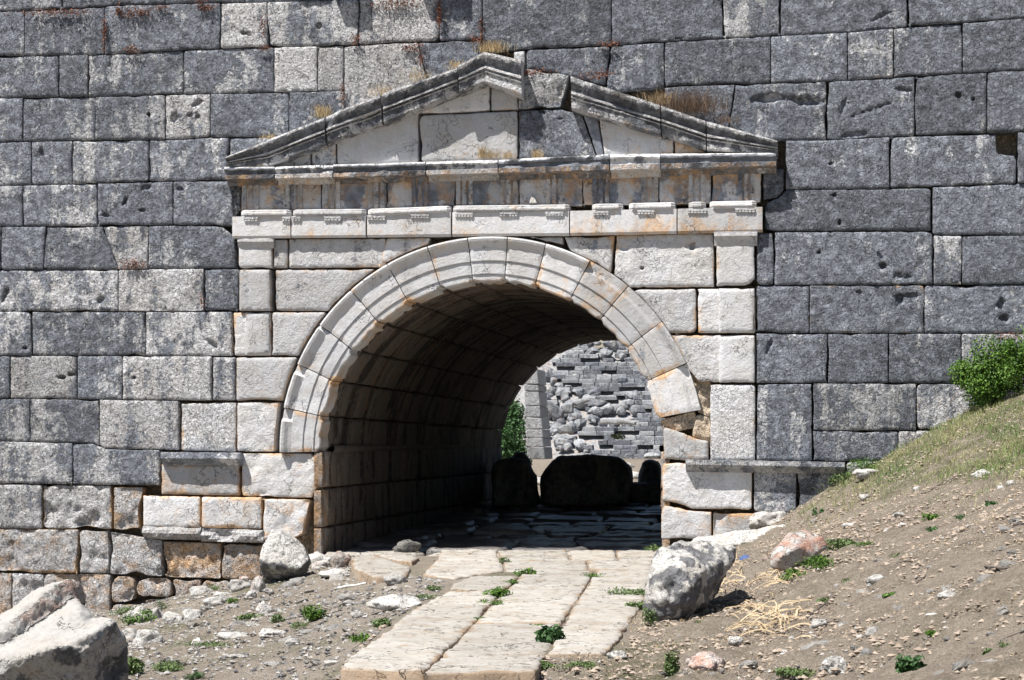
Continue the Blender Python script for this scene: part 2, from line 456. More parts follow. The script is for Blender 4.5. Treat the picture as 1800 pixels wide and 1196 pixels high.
def band_mesh(A, B, profile, sp=0.045, jit=0.004, back=0.2, damage=0.0, seed=0, lich=0.4, rust=0.2, smooth=0.5, base=0.0, cutfn=None, tonefn=None):
    """moulding from A to B (each a pair (top px, bottom px) on the wall): swept profile [(v 0 top..1 bottom, protrusion)]"""
    pr = max(p for v, p in profile)
    (ax, ay0, ay1), (bx, by0, by1) = A, B
    verts = []; tone = []; faces = []
    a0, a1 = WP(ax, ay0, pr), WP(ax, ay1, pr); b0, b1 = WP(bx, by0, pr), WP(bx, by1, pr)
    L = (b0 - a0).length; n = max(2, int(L / sp))
    prof = [(0.0, -back)] + list(profile) + [(1.0, -back)]
    m = len(prof); sx = seed * 2.3
    for i in range(n + 1):
        f = i / n
        t = a0.lerp(b0, f); b = a1.lerp(b1, f)
        e = min(f, 1 - f) * L
        for j, (v, p) in enumerate(prof):
            q = t.lerp(b, v)
            k = 0.0
            if p > -back + 1e-6 and 0 < j < m - 1:
                k = noise.noise(Vector((q.x * 14, q.z * 14, sx + j * 0.3))) * jit
                d = max(0.0, noise.noise(Vector((q.x * 3.5 + sx, v * 1.5, sx * 1.7))) - 0.12)
                k -= d * damage
                if e < 0.012: k -= 0.006
                if cutfn: k -= cutfn(f, v)
            pp = max(p + k, min(p, base - 0.02)) if p > -back + 1e-6 else p
            dz = noise.noise(Vector((q.x * 6, sx, 5.5))) * jit if j <= 1 else 0
            verts.append((q.x, -pp, q.z + dz))
            tt = (lich, rust, smooth)
            if tonefn: tt = tonefn(q.x, v, *tt)
            tone.append(tt)
    for i in range(n):
        for j in range(m - 1):
            a = i * m + j; faces.append([a, a + 1, a + m + 1, a + m])
    faces.append(list(range(m))[::-1]); faces.append([n * m + j for j in range(m)])
    faces = [f[::-1] for f in faces]
    me = pymesh('band', verts, faces, smooth=False, tone=tone)
    return me

def hull_rock(pieces, voxel=0.03, amp=0.03, freq=3.0, seed=0, tone=(0.5, 0.1, 0.2), smooth_it=1, tonefn=None, fine=0.35):
    """union of convex hulls, remeshed and roughened"""
    bm = bmesh.new()
    for pts in pieces:
        vs = [bm.verts.new(p) for p in pts]
        r = bmesh.ops.convex_hull(bm, input=vs)
        dead = [g for g in r.get('geom_interior', []) if isinstance(g, bmesh.types.BMVert)]
        if dead: bmesh.ops.delete(bm, geom=list(set(dead)), context='VERTS')
    me = bpy.data.meshes.new('tmp'); bm.to_mesh(me); bm.free()
    o = bpy.data.objects.new('tmp', me); COL.objects.link(o)
    md = o.modifiers.new('r', 'REMESH'); md.mode = 'VOXEL'; md.voxel_size = voxel
    if smooth_it:
        ms = o.modifiers.new('s', 'SMOOTH'); ms.factor = 0.5; ms.iterations = smooth_it
    dg = bpy.context.evaluated_depsgraph_get(); dg.update()
    me2 = bpy.data.meshes.new_from_object(o.evaluated_get(dg))
    bpy.data.objects.remove(o); bpy.data.meshes.remove(me)
    nrm = [v.normal.copy() for v in me2.vertices]
    tn = []
    for v, n in zip(me2.vertices, nrm):
        c = v.co
        d = noise.fractal(c * freq + Vector((seed, 0, 0)), 0.9, 2.1, 4) * amp
        rdg = 1 - abs(noise.noise(c * freq * 2.1 + Vector((0, seed, 0)))) * 2
        d += rdg * amp * fine * 0.6
        d += noise.noise(c * freq * 6 + Vector((0, 0, seed))) * amp * fine
        v.co = c + n * d
        tt = tone
        if tonefn: tt = tonefn(c, n, tone)
        tn.append(tt)
    me2.update(); me2.shade_smooth(); set_tone(me2, tn)
    return me2

def small_rock(c, size, seed, tone=(0.2, 0.1, 0.3), sub=2, flat=0.7, rot=None, amp=0.25):
    """one loose stone, faceted, resting at c (its base)"""
    rr = random.Random(seed)
    bm = bmesh.new()
    vs = [bm.verts.new(Vector((rr.gauss(0, 1), rr.gauss(0, 1), rr.gauss(0, 1))).normalized() * rr.uniform(0.8, 1.05)) for _ in range(13)]
    bmesh.ops.convex_hull(bm, input=vs)
    bmesh.ops.delete(bm, geom=[v for v in bm.verts if not v.link_faces], context='VERTS')
    bmesh.ops.triangulate(bm, faces=bm.faces[:])
    for _ in range(sub - 1):
        bmesh.ops.subdivide_edges(bm, edges=bm.edges[:], cuts=1, use_grid_fill=True, smooth=0.28)
    rz = rr.uniform(0, 6.28) if rot is None else rot
    mt = Matrix.Rotation(rz, 3, 'Z')
    for v in bm.verts:
        k = v.co
        k = k * (1 + noise.noise(k * 1.7 + Vector((seed, 0, 0))) * amp + noise.noise(k * 5 + Vector((0, seed, 0))) * amp * 0.3)
        w = mt @ Vector((k.x, k.y, 0)); k = Vector((w.x, w.y, k.z)) if rot is None else k
        v.co = Vector((k.x * size[0], k.y * size[1], (k.z + flat * 0.75) * size[2])) * 0.5
        if rot is not None:
            w = mt @ v.co; v.co = w
    me = bpy.data.meshes.new('rock'); bm.to_mesh(me); bm.free()
    me.shade_smooth() if sub > 2 else None
    for v in me.vertices: v.co += Vector(c)
    set_tone(me, [tone] * len(me.vertices))
    return me

# ------------------------------------------------------------------ ground
CP = []
def cp(p): CP.append((p.x, p.y, p.z))
for px, py in [(-200, 1090), (0, 1088), (90, 1084), (167, 1078), (267, 1060), (334, 1043), (418, 1024), (470, 1022), (540, 998), (600, 984)]:
    cp(WP(px, py, 0.03))
for px, py in [(1165, 962), (1250, 952), (1330, 938), (1370, 910), (1440, 872), (1520, 824), (1600, 780), (1690, 726), (1800, 682), (1950, 610)]:
    cp(WP(px, py, 0.03))
for px, py, z in [(150, 1110, -.68), (300, 1110, -.52), (450, 1080, -.36), (600, 1040, -.17), (700, 1050, -.08), (690, 1000, -.03), (0, 1196, -.52), (300, 1196, -.44),
                  (500, 1196, -.36), (500, 1120, -.31), (620, 1130, -.2), (600, 1196, -.3), (760, 1196, -.27), (900, 1196, -.10), (1000, 1196, -.08),
                  (900, 1050, -.02), (850, 1000, -.015), (1000, 1000, -.015), (950, 1100, -.02), (1100, 1050, -.0), (1080, 1000, -.0), (1060, 1150, -.02), (800, 1100, -.02), (860, 1150, -.03), (780, 1030, -.02), (640, 1122, -.12), (700, 1078, -.06), (732, 1050, -.04), (720, 1020, -.03), (650, 1000, -.04), (740, 990, -.02), (596, 1170, -.22), (880, 975, -.01), (1000, 975, -.01),
                  (1130, 1120, -.01), (1150, 1050, .04), (1200, 1196, -.05), (1200, 1010, .14), (1300, 1000, .2), (1300, 1100, .04), (1400, 1196, -.02),
                  (1400, 1050, .16), (1400, 960, .36), (1500, 900, .6), (1500, 1000, .34), (1500, 1100, .16), (1600, 1196, .08), (1650, 850, .94),
                  (1650, 950, .62), (1650, 1050, .38), (1800, 850, .98), (1800, 950, .7), (1800, 1050, .48), (1800, 1196, .27)]:
    cp(GZ(px, py, z))
cp(GT(1800, 760, 24.6)); cp(GT(1650, 790, 25.2))
for p in [(-6, -22, -.35), (0, -22, -.25), (4, -25, -.22), (8, -20, .25), (8, -13, 1.1), (9, -6, 2.2), (-8, -15, -.5), (-8, -3, -.78), (9, -.5, 2.9), (2, -16, -.2), (-3, -14, -.45),
          (4, -19, -.15)]:
    CP.append(p)
CPA = np.array(CP)
def tps_fit(P, lam=0.02):
    n = len(P); d = np.sqrt(((P[:, None, :2] - P[None, :, :2]) ** 2).sum(-1)) + 1e-9
    K = d ** 2 * np.log(d); K[np.arange(n), np.arange(n)] = 0
    A = np.zeros((n + 3, n + 3)); A[:n, :n] = K + np.eye(n) * lam
    A[:n, n] = 1; A[:n, n + 1:] = P[:, :2]; A[n:, :n] = A[:n, n:].T
    b = np.zeros(n + 3); b[:n] = P[:, 2]
    return np.linalg.solve(A, b)
WT = tps_fit(CPA)
def ground_z(x, y):
    x = np.clip(np.asarray(x, float), -9.5, 9.5); y0 = np.asarray(y, float); y = np.clip(y0, -27, 0)
    d = np.sqrt((x[..., None] - CPA[:, 0]) ** 2 + (y[..., None] - CPA[:, 1]) ** 2) + 1e-9
    z = (d ** 2 * np.log(d)) @ WT[:-3] + WT[-3] + WT[-2] * x + WT[-1] * y
    return z
RLp = [GZ(x, y, 0) for x, y in [(598, 1168), (645, 1134), (680, 1108), (715, 1079), (750, 1058), (786, 1040), (798, 1020), (742, 1008), (690, 992), (640, 980), (620, 968)]]
RRp = [GZ(x, y, 0) for x, y in [(1060, 1168), (1085, 1130), (1118, 1085), (1140, 1052), (1152, 1020), (1156, 1000), (1158, 975), (1158, 966)]]
RLy, RLx = np.array([p.y for p in RLp]), np.array([p.x for p in RLp])
RRy, RRx = np.array([p.y for p in RRp]), np.array([p.x for p in RRp])
def road_mask(x, y, soft=.3):
    d = np.maximum(np.interp(y, RLy, RLx) - x, x - np.interp(y, RRy, RRx))
    m = np.clip(1 - np.maximum(d, 0) / soft, 0, 1) * np.clip((y + 13.0) / .5, 0, 1)
    return m * m * (3 - 2 * m)
def ground_full(x, y):
    z = ground_z(x, y)
    m = road_mask(x, y); z = z * (1 - m) + (-0.022) * m
    far = 0.30 + 0.0 * x
    under = -0.25
    k1 = np.clip((y - 0.12) / 0.6, 0, 1); k1 = k1 * k1 * (3 - 2 * k1)
    z = z * (1 - k1) + under * k1
    k2 = np.clip((y - 13.6) / 1.6, 0, 1)
    z = z * (1 - k2) + far * k2
    z = z + np.clip((y - 30) / 60, 0, 1) * 0.25
    return z
def gz1(x, y): return float(ground_full(np.array([x]), np.array([y]))[0])
def G(px, py):
    """where the sight line of a photo pixel meets the ground"""
    d = ray(px, py); t0, t1 = 6.0, 27.4 / d.y
    prev = None; N_ = 260
    ts = np.linspace(t0, t1, N_)
    X = CAM.x + d.x * ts; Y = CAM.y + d.y * ts; Z = CAM.z + d.z * ts
    g = Z - ground_full(X, Y)
    for i in range(1, N_):
        if g[i] <= 0 < g[i - 1]:
            f = g[i - 1] / (g[i - 1] - g[i]); t = ts[i - 1] + (ts[i] - ts[i - 1]) * f
            return CAM + d * t
    return CAM + d * t1

xs = np.unique(np.concatenate([[-400, -200, -100, -60, -40, -28, -20, -15, -12, -10, -8.6, -7.6], np.arange(-6.9, 7.4, 0.055), [8, 8.8, 10, 12, 15, 20, 28, 40, 60, 100, 200, 400]]))
ys = np.unique(np.concatenate([[-200, -100, -60, -45, -36, -31, -28.5], np.arange(-27, -17, 0.35), np.arange(-17, 0.4, 0.055), [0.7, 1.5, 4, 8, 12, 13.6, 14.4, 15.2], np.arange(16, 60, 2.0), [70, 90, 130, 200, 400, 700]]))
XX, YY = np.meshgrid(xs, ys)
ZZ = np.zeros_like(XX)
for i in range(0, XX.shape[0], 20):
    ZZ[i:i + 20] = ground_full(XX[i:i + 20], YY[i:i + 20])
verts = []; tone = []
ny, nx = XX.shape
for i in range(ny):
    for j in range(nx):
        x, y, z = XX[i, j], YY[i, j], ZZ[i, j]
        gr = 0.0; gn = 0.0; rd = 0.0
        if -7.5 < x < 8 and -18 < y < 0.5:
            f = fbm(x * 1.3, y * 1.3, 0.5, 5)
            c = noise.noise(Vector((x * 11, y * 11, 2)))
            rough = 0.5 + 0.6 * sstep(1.5, 3.0, x)
            rough *= 1 - .92 * float(road_mask(np.array([x]), np.array([y]), .5)[0])
            z += f * 0.045 * rough + c * 0.034 * rough + max(0, noise.noise(Vector((x * 5, y * 5, 7)))) * 0.055 * rough
            left = 1 - sstep(0.4, 2.2, x + 0.15 * f)
            gr = left * (0.15 + 0.3 * max(0, f)) + (0.25 if -.5 < x < 2.6 else 0)
            gn = max(0.0, noise.noise(Vector((x * 0.9, y * 0.7, 11))) - 0.05) * 1.5
            if x > 3:   # grass band at the top of the slope
                gl = sstep(-.7, 1.0, y + 2.7 * (x - 4.2) + 1.5 + f * 1.2) * sstep(3.3, 4.0, x) * .6
                gn = max(gn * 0.3, gl)
        tone.append((gr, min(1, gn), rd)); verts.append((x, y, z))
faces = [[i * nx + j, i * nx + j + 1, (i + 1) * nx + j + 1, (i + 1) * nx + j] for i in range(ny - 1) for j in range(nx - 1)]
ground = link('ground', pymesh('ground', verts, faces, True, tone), M['earth'])
tag(ground, 'bare stony earth rising as a bank to the right', kind='structure')

# ------------------------------------------------------------------ the wall
wall = empty('theatre_wall', (0, 0, 0), 'ancient ashlar stone theatre wall with a pedimented arched gateway', 'wall')
SEED = [100]
def block(name, pxpoly, parent=None, prot=0.0, mat='wall', **kw):
    SEED[0] += 1
    poly = [uvw(x, y, prot) for x, y in pxpoly]
    kw.setdefault('seed', SEED[0]); kw.setdefault('base', prot)
    me = stone_mesh(poly, wall3d, **kw)
    return link(name, me, M[mat], parent or wall)

def zone(px, py):
    """lichen, rust for a block of the plain wall by where it stands"""
    if px > 1330: return 0.83, 0.0
    if py > 840 and px < 560: return 0.42, 0.35
    if px < 420: return (0.76 if py < 480 else 0.66), 0.0
    return 0.8, 0.0

HOLES = {}   # photo pixel -> (rx, ry, depth, angle) ; sockets and gouges seen in the blocks
HL = [(428, 58, 5, 4, .06, 0), (437, 60, 6, 5, .03, 0), (561, 46, 5, 6, .06, 0), (347, 182, 11, 4, .05, .45), (307, 207, 7, 9, .05, -.2), (333, 203, 6, 4, .05, 0), (347, 205, 5, 4, .05, 0),
      (262, 202, 3, 4, .05, 0), (72, 268, 5, 8, .06, .3), (249, 370, 7, 3, .05, 0), (220, 354, 9, 3, .05, 1.0), (186, 379, 8, 3, .04, -.3), (316, 333, 7, 4, .03, 0), (256, 330, 12, 5, .03, .3),
      (9, 519, 14, 4, .06, 1.1), (177, 527, 6, 8, .05, -.7), (44, 612, 5, 3, .05, 0), (109, 664, 8, 4, .07, 0), (124, 659, 7, 3, .05, .2), (373, 606, 14, 3, .05, -.7), (236, 664, 3, 3, .03, 0),
      (1685, 168, 5, 6, .06, 0), (1711, 175, 3, 3, .05, 0), (1350, 174, 36, 7, .06, .05), (1415, 178, 30, 8, .06, -.1), (1549, 29, 22, 2.5, .03, .45), (1467, 343, 4, 3, .05, 0), (1476, 390, 3, 6, .05, 0),
      (1460, 288, 4, 3, .04, 0), (1552, 468, 6, 6, .07, 0), (1439, 444, 4, 2.5, .05, 0), (1547, 450, 3, 9, .03, .6), (1587, 486, 16, 3, .03, -.1), (1217, 434, 5, 8, .07, -.5), (1766, 560, 8, 5, .06, 0),
      (1760, 535, 6, 12, .04, 0), (1582, 527, 7, 10, .05, 0), (1600, 520, 14, 4, .04, 0), (1510, 514, 5, 3, .03, 0), (1352, 610, 3, 14, .04, -.4), (1096, 437, 9, 6, .025, 0),
      (1196, 69, 10, 2, .02, -.3), (1540, 190, 45, 2.2, .03, .32), (1482, 190, 3, 22, .025, -.35), (1590, 158, 20, 2.5, .03, -.15), (1500, 238, 26, 5, .025, .1), (953, 197, 7, 4, .05, -.4),
      (985, 210, 5, 2, .02, 0), (1128, 472, 4, 3, .05, 0), (1222, 505, 3, 3, .03, 0), (664, 404, 4, 3, .05, 0)]
def holes_for(pxpoly, prot=0.0):
    xs_ = [p[0] for p in pxpoly]; ys_ = [p[1] for p in pxpoly]; out = []
    for (x, y, rx, ry, d, a) in HL:
        if min(xs_) + 2 < x < max(xs_) - 2 and min(ys_) + 2 < y < max(ys_) - 2:
            u, v = uvw(x, y, prot); out.append((u, v, rx / 147, ry / 147, d * 1.2, a))
    return tuple(out)

L = {
    -1: [(-400, -55), (900, -88)],
    0: [(-400, 22), (0, 21), (110, 17), (205, 10), (385, 6), (540, 2), (850, -8)],
    1: [(-400, 103), (0, 99), (155, 97), (240, 93), (330, 88), (470, 84), (600, 80), (734, 73), (850, 70)],
    2: [(-400, 175), (0, 173), (155, 171), (323, 166), (482, 163), (600, 160), (760, 156)],
    3: [(-400, 252), (0, 250), (167, 247), (291, 246), (368, 242), (461, 241), (600, 238)],
    4: [(-400, 328), (0, 327), (127, 324), (261, 319), (415, 318)],
    5: [(-400, 399), (0, 399), (172, 398), (301, 396), (415, 397)],
    6: [(-400, 476), (0, 475), (207, 475), (268, 473), (415, 472)],
    7: [(-400, 548), (475, 548)],
    8: [(-400, 625), (251, 626), (522, 627)],
    9: [(-400, 701), (0, 701), (207, 703), (482, 706)],
    10: [(-400, 775), (0, 776), (165, 780), (185, 789), (320, 792), (482, 796)],
    11: [(-400, 851), (0, 851), (278, 854)],
    12: [(-400, 930), (0, 930), (194, 931), (330, 934)],
    13: [(-400, 1006), (0, 1007), (190, 1010), (455, 1017)],
    14: [(-400, 1092), (455, 1100)],
}
def cell(top, bot, xa, xb):
    pts = [(xa[0], lerp(top, xa[0]))]
    for (x, y) in top:
        if xa[0] + 4 < x < xb[0] - 4: pts.append((x, y))
    pts.append((xb[0], lerp(top, xb[0])))
    pts.append((xb[1], lerp(bot, xb[1])))
    for (x, y) in reversed(bot):
        if xa[1] + 4 < x < xb[1] - 4: pts.append((x, y))
    pts.append((xa[1], lerp(bot, xa[1])))
    return pts
rw = random.Random(3)
def row(top, bot, joints, skip=(), lich=None, over=None, **kw):
    """joints: x or (x top, x bottom)"""
    J = [(j, j) if not isinstance(j, tuple) else j for j in joints]
    for i in range(len(J) - 1):
        if i in skip: continue
        pp = cell(top, bot, J[i], J[i + 1])
        cx = (J[i][0] + J[i + 1][0]) / 2; cy = (pp[0][1] + pp[-1][1]) / 2
        l, r = zone(cx, cy)
        if lich is not None: l = lich
        k = dict(kw)
        if over and i in over: k.update(over[i])
        k.setdefault('lich', l + rw.uniform(-0.07, 0.07)); k.setdefault('rust', r)
        block('stone_block', pp, holes=holes_for(pp), base=rw.uniform(-0.009, 0.009), tilt=(rw.uniform(-.008, .008), rw.uniform(-.015, .015)), **k)

XL = [-330, -205, -95]
row(L[-1], L[0], [-330, -180, -60, 110, 290, 430, 610, 740, 900])
row(L[0], L[1], [-330, -190, -80, 43, 184, 388, 470, 630, 772, 848], over={5: dict(lich=.5), 6: dict(lich=.62), 7: dict(lich=.5)})
row(L[1], L[2], [-300, -160, -60, 104, 155, 323, 482, 558, (604, 605)], over={6: dict(lich=.38, rust=0.0), 7: dict(lich=.4)})
row(L[2], L[3], [-330, -220, -90, 40, 167, 291, 370, 508, (605, 600)], over={5: dict(lich=.5)})
row(L[3], L[4], [-310, -180, -60, 55, 127, 262, (402, 398)])
row(L[4], L[5], [-330, -200, -70, 40, 171, 304, (406, 411)])
row(L[5], L[6], [-320, -210, -100, 2, (81, 76), (180, 208), (262, 260)], over={5: dict(lich=.55)})
row(L[6], L[7], [-310, -180, -50, 208, 358], over={3: dict(lich=.5, broken=.12)})
row(L[7], L[8], [-320, -200, -80, 55, 256, 408], over={4: dict(lich=.58)})
row(L[8], L[9], [-300, -180, -70, 18, 136, 215, 372], over={3: dict(lich=.48), 4: dict(lich=.72), 5: dict(lich=.5)})
row(L[9], L[10], [-320, -190, -70, 53, 175, 314], over={4: dict(lich=.5)})
row(L[10], L[11], [-330, -210, -90, 128, 281])
row(L[11], L[12], [-320, -190, -60, 74], lich=.52, rust=.12, rustedge=.25)
row(L[12], L[13], [-310, -150, -30, 138], lich=.46, rust=.36, broken=.28, rustedge=.4, amp=.014)
row(L[13], L[14], [-330, -200, -60, 20, 76, 193], over={3: dict(lich=.3, rust=.3, broken=.4), 4: dict(lich=.55), 5: dict(lich=.3, rust=.4, broken=.3)}, lich=.38, rust=.48, broken=.38, amp=.014)
# blocks of the left part that are not plain cells
def sb(pp, **kw):
    l, r = zone(sum(p[0] for p in pp) / len(pp), sum(p[1] for p in pp) / len(pp))
    kw.setdefault('lich', l + rw.uniform(-.05, .05)); kw.setdefault('rust', r)
    kw.setdefault('holes', holes_for(pp))
    nm = kw.pop('name', 'stone_block')
    if 'base' not in kw: kw['base'] = rw.uniform(-.008, .008)
    b_ = kw.pop('base')
    return block(nm, pp, base=b_, **kw)
sb([(261, 397), (372, 396), (392, 400), (413, 418), (413, 472), (260, 473)], lich=.74)
sb([(605, 82), (734, 74), (748, 132), (758, 160), (700, 170), (605, 175)], lich=.42)
sb([(734, 74), (846, 70), (849, 120), (800, 160), (758, 160), (749, 132)], lich=.82)
sb([(605, 163), (720, 150), (720, 200), (605, 235)], lich=.5)
sb([(404, 243), (475, 240), (475, 300), (404, 318)], lich=.7)
sb([(508, 163), (606, 160), (606, 238), (508, 242)], lich=.5)
# right of the arch head
R_ = {
    0: [(840, -10), (1200, -14), (1372, -20), (1595, -28), (2200, -60)],
    1: [(848, 88), (921, 87), (1075, 80), (1200, 72), (1372, 63), (1491, 57), (1595, 48), (1800, 32), (2200, 4)],
    2: [(1000, 168), (1200, 152), (1354, 147), (1488, 142), (1571, 137), (1693, 129), (1800, 124), (2200, 104)],
    3: [(1280, 250), (1381, 247), (1451, 247), (1606, 239), (1732, 234), (1800, 232), (2200, 218)],
    4: [(1340, 334), (1564, 332), (1785, 323), (2200, 312)],
    5: [(1340, 408), (1640, 407), (2200, 404)],
    5.5: [(1340, 408), (1632, 407), (1642, 415), (2200, 412)],
    6: [(1327, 502), (1692, 501), (2200, 499)],
    7: [(1327, 586), (2200, 588)],
    8: [(1327, 674), (2200, 675)],
    9: [(1327, 757), (2200, 758)],
    10: [(1327, 811), (2200, 812)],
}
row([(840, -88), (2200, -150)], R_[0], [900, 1060, 1230, 1400, 1595, 1760, 1920, 2080])
row(R_[0], R_[1], [848, 1075, 1271, 1372, 1595, 1810, 1950, 2080], over={2: dict(lich=.66)})
sb([(925, 88), (1073, 81), (1064, 150), (1000, 134), (925, 121)])
sb([(903, 92), (923, 90), (924, 118), (905, 124)], lich=.4, base=.02)
row(R_[1], R_[2], [(1073, 1065), 1168, 1355, 1490, 1571, 1692, 1830, 1960, 2090], over={3: dict(lich=.68)})
row(R_[2], R_[3], [(1168, 1168), (1292, 1278), 1453, 1608, 1735, 1850, 1990, 2110])
row(R_[3], R_[4], [1381, 1564], lich=.82)
sb([(1565, 241), (1752, 236), (1753, 270), (1783, 274), (1787, 284), (1787, 323), (1565, 331)], lich=.84)
row(R_[3], R_[4], [1789, 1900, 2050])
sb([(1341, 302), (1352, 296), (1378, 297), (1378, 334), (1366, 348), (1342, 352)], lich=.85)
sb([(1344, 356), (1368, 348), (1382, 334), (1637, 331), (1637, 406), (1344, 407)], lich=.86)
row(R_[4], R_[5.5], [1639, 1830, 1960, 2100])
row(R_[5], R_[6], [1330, 1361, 1640], over={1: dict(lich=.84)})
row(R_[5.5], R_[6], [1641, 1691, 1850, 1980, 2090], over={0: dict(lich=.66)})
row(R_[6], R_[7], [1329, 1423, 1625, 1815, 1960, 2100], over={1: dict(rustedge=.35)})
row(R_[7], R_[8], [1329, 1455, 1562, 1690, 1830, 1990, 2100], over={3: dict(lich=.6, rustedge=.3)})
sb([(1329, 675), (1427, 675), (1428, 811), (1329, 811)], lich=.78)
row(R_[8], R_[9], [1429, 1611, 1720, 1860, 1990], over={0: dict(lich=.64), 1: dict(rust=.15, lich=.6)})
row(R_[9], R_[10], [1429, 1579, 1700, 1860, 1990], over={1: dict(rust=.3, lich=.45, broken=.2)})
row(R_[10], [(1440, 905), (2200, 905)], [1486, 1620, 1760, 1900, 2020], lich=.6)

# gate zone: pale dressed blocks
gz_ = dict(lich=.42, rustedge=.36, smooth=.78, amp=.005, rust=.14)
E0, EC, EX = 373.0, (861.0, 790.0), 0.0
def arc(a, r): return (EC[0] + math.cos(R(a)) * r * (1 + 0.022 * abs(math.cos(R(a))) * (1 if r < 330 else 0)), EC[1] - math.sin(R(a)) * r)
def exs(y0, y1, side=-1, r=376, n=5):
    return [(EC[0] + side * math.sqrt(max(0, r * r - (EC[1] - y) ** 2)), y) for y in [y0 + (y1 - y0) * i / n for i in range(n + 1)]]
def arcs(a0, a1, r=E0 + 3, n=6): return [arc(a0 + (a1 - a0) * i / n, r) for i in range(n + 1)]
sb([(481, 421), (506, 421), (506, 472), (481, 472)], **gz_)
sb([(508, 420), (678, 419), (678, 470), (508, 472)], **gz_)
sb([(680, 419), (757, 418)] + exs(430, 470), **gz_)
sb([(484, 474)] + exs(473, 547) + [(484, 547)], **gz_)
sb([(477, 549)] + exs(549, 626) + [(477, 626)], **{**gz_, 'lich': .3})
sb([(410, 549), (476, 549), (476, 626), (412, 626)], **{**gz_, 'lich': .36})
sb([(374, 628), (414, 628), (414, 705), (374, 704)], lich=.62)
sb([(415, 628)] + exs(628, 705) + [(415, 705)], **{**gz_, 'lich': .42})
sb([(318, 709), (415, 707), (415, 795), (318, 792)], lich=.45, rustedge=.4, broken=.12)
sb([(416, 707)] + exs(707, 790, r=379) + [(481, 795), (416, 795)], **{**gz_, 'lich': .3, 'broken': .15})
sb([(360, 474), (419, 473), (419, 547), (360, 547)], lich=.7)
sb([(932, 417), (990, 417), (990, 430), (960, 425)], **gz_)
sb([(992, 417), (1081, 414)] + exs(480, 441, 1), **gz_)
sb([(1083, 413), (1255, 410), (1255, 505)] + exs(506, 484, 1, n=2), **{**gz_, 'lich': .2, 'amp': .009})
sb([(1122, 509), (1224, 508), (1224, 586)] + exs(586, 512, 1), **{**gz_, 'lich': .22, 'amp': .009})
sb([(1328, 589), (1328, 673), (1228, 672)] + exs(650, 589, 1), **{**gz_, 'amp': .009})
sb([(1226, 508), (1328, 507), (1328, 586), (1227, 586)], **gz_)
# left lower part: pedestal and jamb blocks
lo = dict(lich=.38, rust=.24, rustedge=.4, smooth=.82, amp=.007)
ledge_prof = [(0.0, 0.115), (0.45, 0.12), (0.55, 0.105), (0.8, 0.06), (1.0, 0.02)]
sb([(283, 815), (421, 816), (421, 872), (283, 870)], **{**lo, 'rust': .32, 'lich': .25})
p = link('ledge_moulding', band_mesh((282, 795, 819), (422, 796, 819), ledge_prof, lich=.78, rust=.05, seed=3), M['wall'], wall)
sb([(424, 797), (545, 797), (566, 815), (563, 842), (548, 876), (424, 873)], **{**lo, 'broken': .18, 'lich': .15})
sb([(251, 871), (352, 873), (352, 928), (251, 926)], **lo)
sb([(354, 873), (460, 874), (460, 930), (354, 929)], **{**lo, 'rust': .3})
sb([(462, 876), (548, 878), (531, 940), (500, 952), (462, 950)], **{**lo, 'broken': .2, 'rust': .35})
link('base_moulding', band_mesh((249, 926, 948), (350, 928, 950), [(0, .02), (.25, .06), (.5, .075), (.8, .06), (1, .03)], damage=.25, jit=.014, lich=.35, rust=.25, smooth=.2, seed=5), M['wall'], wall)
link('base_moulding', band_mesh((352, 930, 952), (461, 932, 955), [(0, .02), (.25, .06), (.5, .075), (.8, .06), (1, .03)], damage=.2, jit=.012, lich=.3, rust=.2, smooth=.2, seed=6), M['wall'], wall)
sb([(75, 853), (196, 853), (196, 931), (75, 930)], lich=.42, broken=.55, rustedge=.5, rust=.15)
sb([(199, 856), (250, 856), (249, 933), (199, 931)], lich=.45, broken=.45, rustedge=.4)
sb([(139, 932), (191, 932), (190, 1010), (139, 1008)], lich=.4, broken=.4, rust=.3)
sb([(193, 935), (284, 950), (284, 1014), (193, 1010)], lich=.35, broken=.45, rust=.35)
sb([(286, 952), (387, 955), (387, 1018), (286, 1015)], lich=.1, broken=.5, rust=.62)
sb([(389, 956), (460, 957), (458, 1022), (389, 1018)], lich=.1, broken=.5, rust=.55)
for a, b, c, d in [(195, 236, 1013, 1060), (238, 300, 1016, 1050), (302, 352, 1018, 1060), (354, 402, 1020, 1052), (404, 452, 1022, 1050), (195, 250, 1062, 1100), (252, 330, 1054, 1090), (331, 400, 1056, 1095)]:
    sb([(a, c), (b, c + 1), (b, d), (a, d)], lich=.12, broken=.6, rust=.5, rad=(.03, .07))
# right jamb foot and ledge
sb([(1164, 813), (1322, 812), (1322, 897), (1216, 895), (1164, 880)], **{**lo, 'rust': .2, 'lich': .3})
sb([(1325, 826), (1400, 828), (1400, 905), (1325, 900)], lich=.62, rust=.1)
sb([(1402, 828), (1500, 830), (1500, 905), (1402, 905)], lich=.6, rust=.1)
link('ledge_moulding', band_mesh((1205, 808, 830), (1485, 813, 834), [(0, .115), (.4, .12), (.55, .1), (.8, .05), (1, .02)], lich=.6, rust=.1, seed=8, smooth=.4), M['wall'], wall)
sb([(1162, 885), (1215, 898), (1251, 900), (1251, 948), (1162, 948)], **{**lo, 'lich': .15, 'broken': .1})
sb([(1253, 901), (1340, 903), (1345, 950), (1253, 950)], **{**lo, 'rust': .4, 'broken': .25})
sb([(1164, 748), (1246, 776), (1246, 810), (1164, 810)], **{**lo, 'lich': .08, 'broken': .05, 'base': .02})
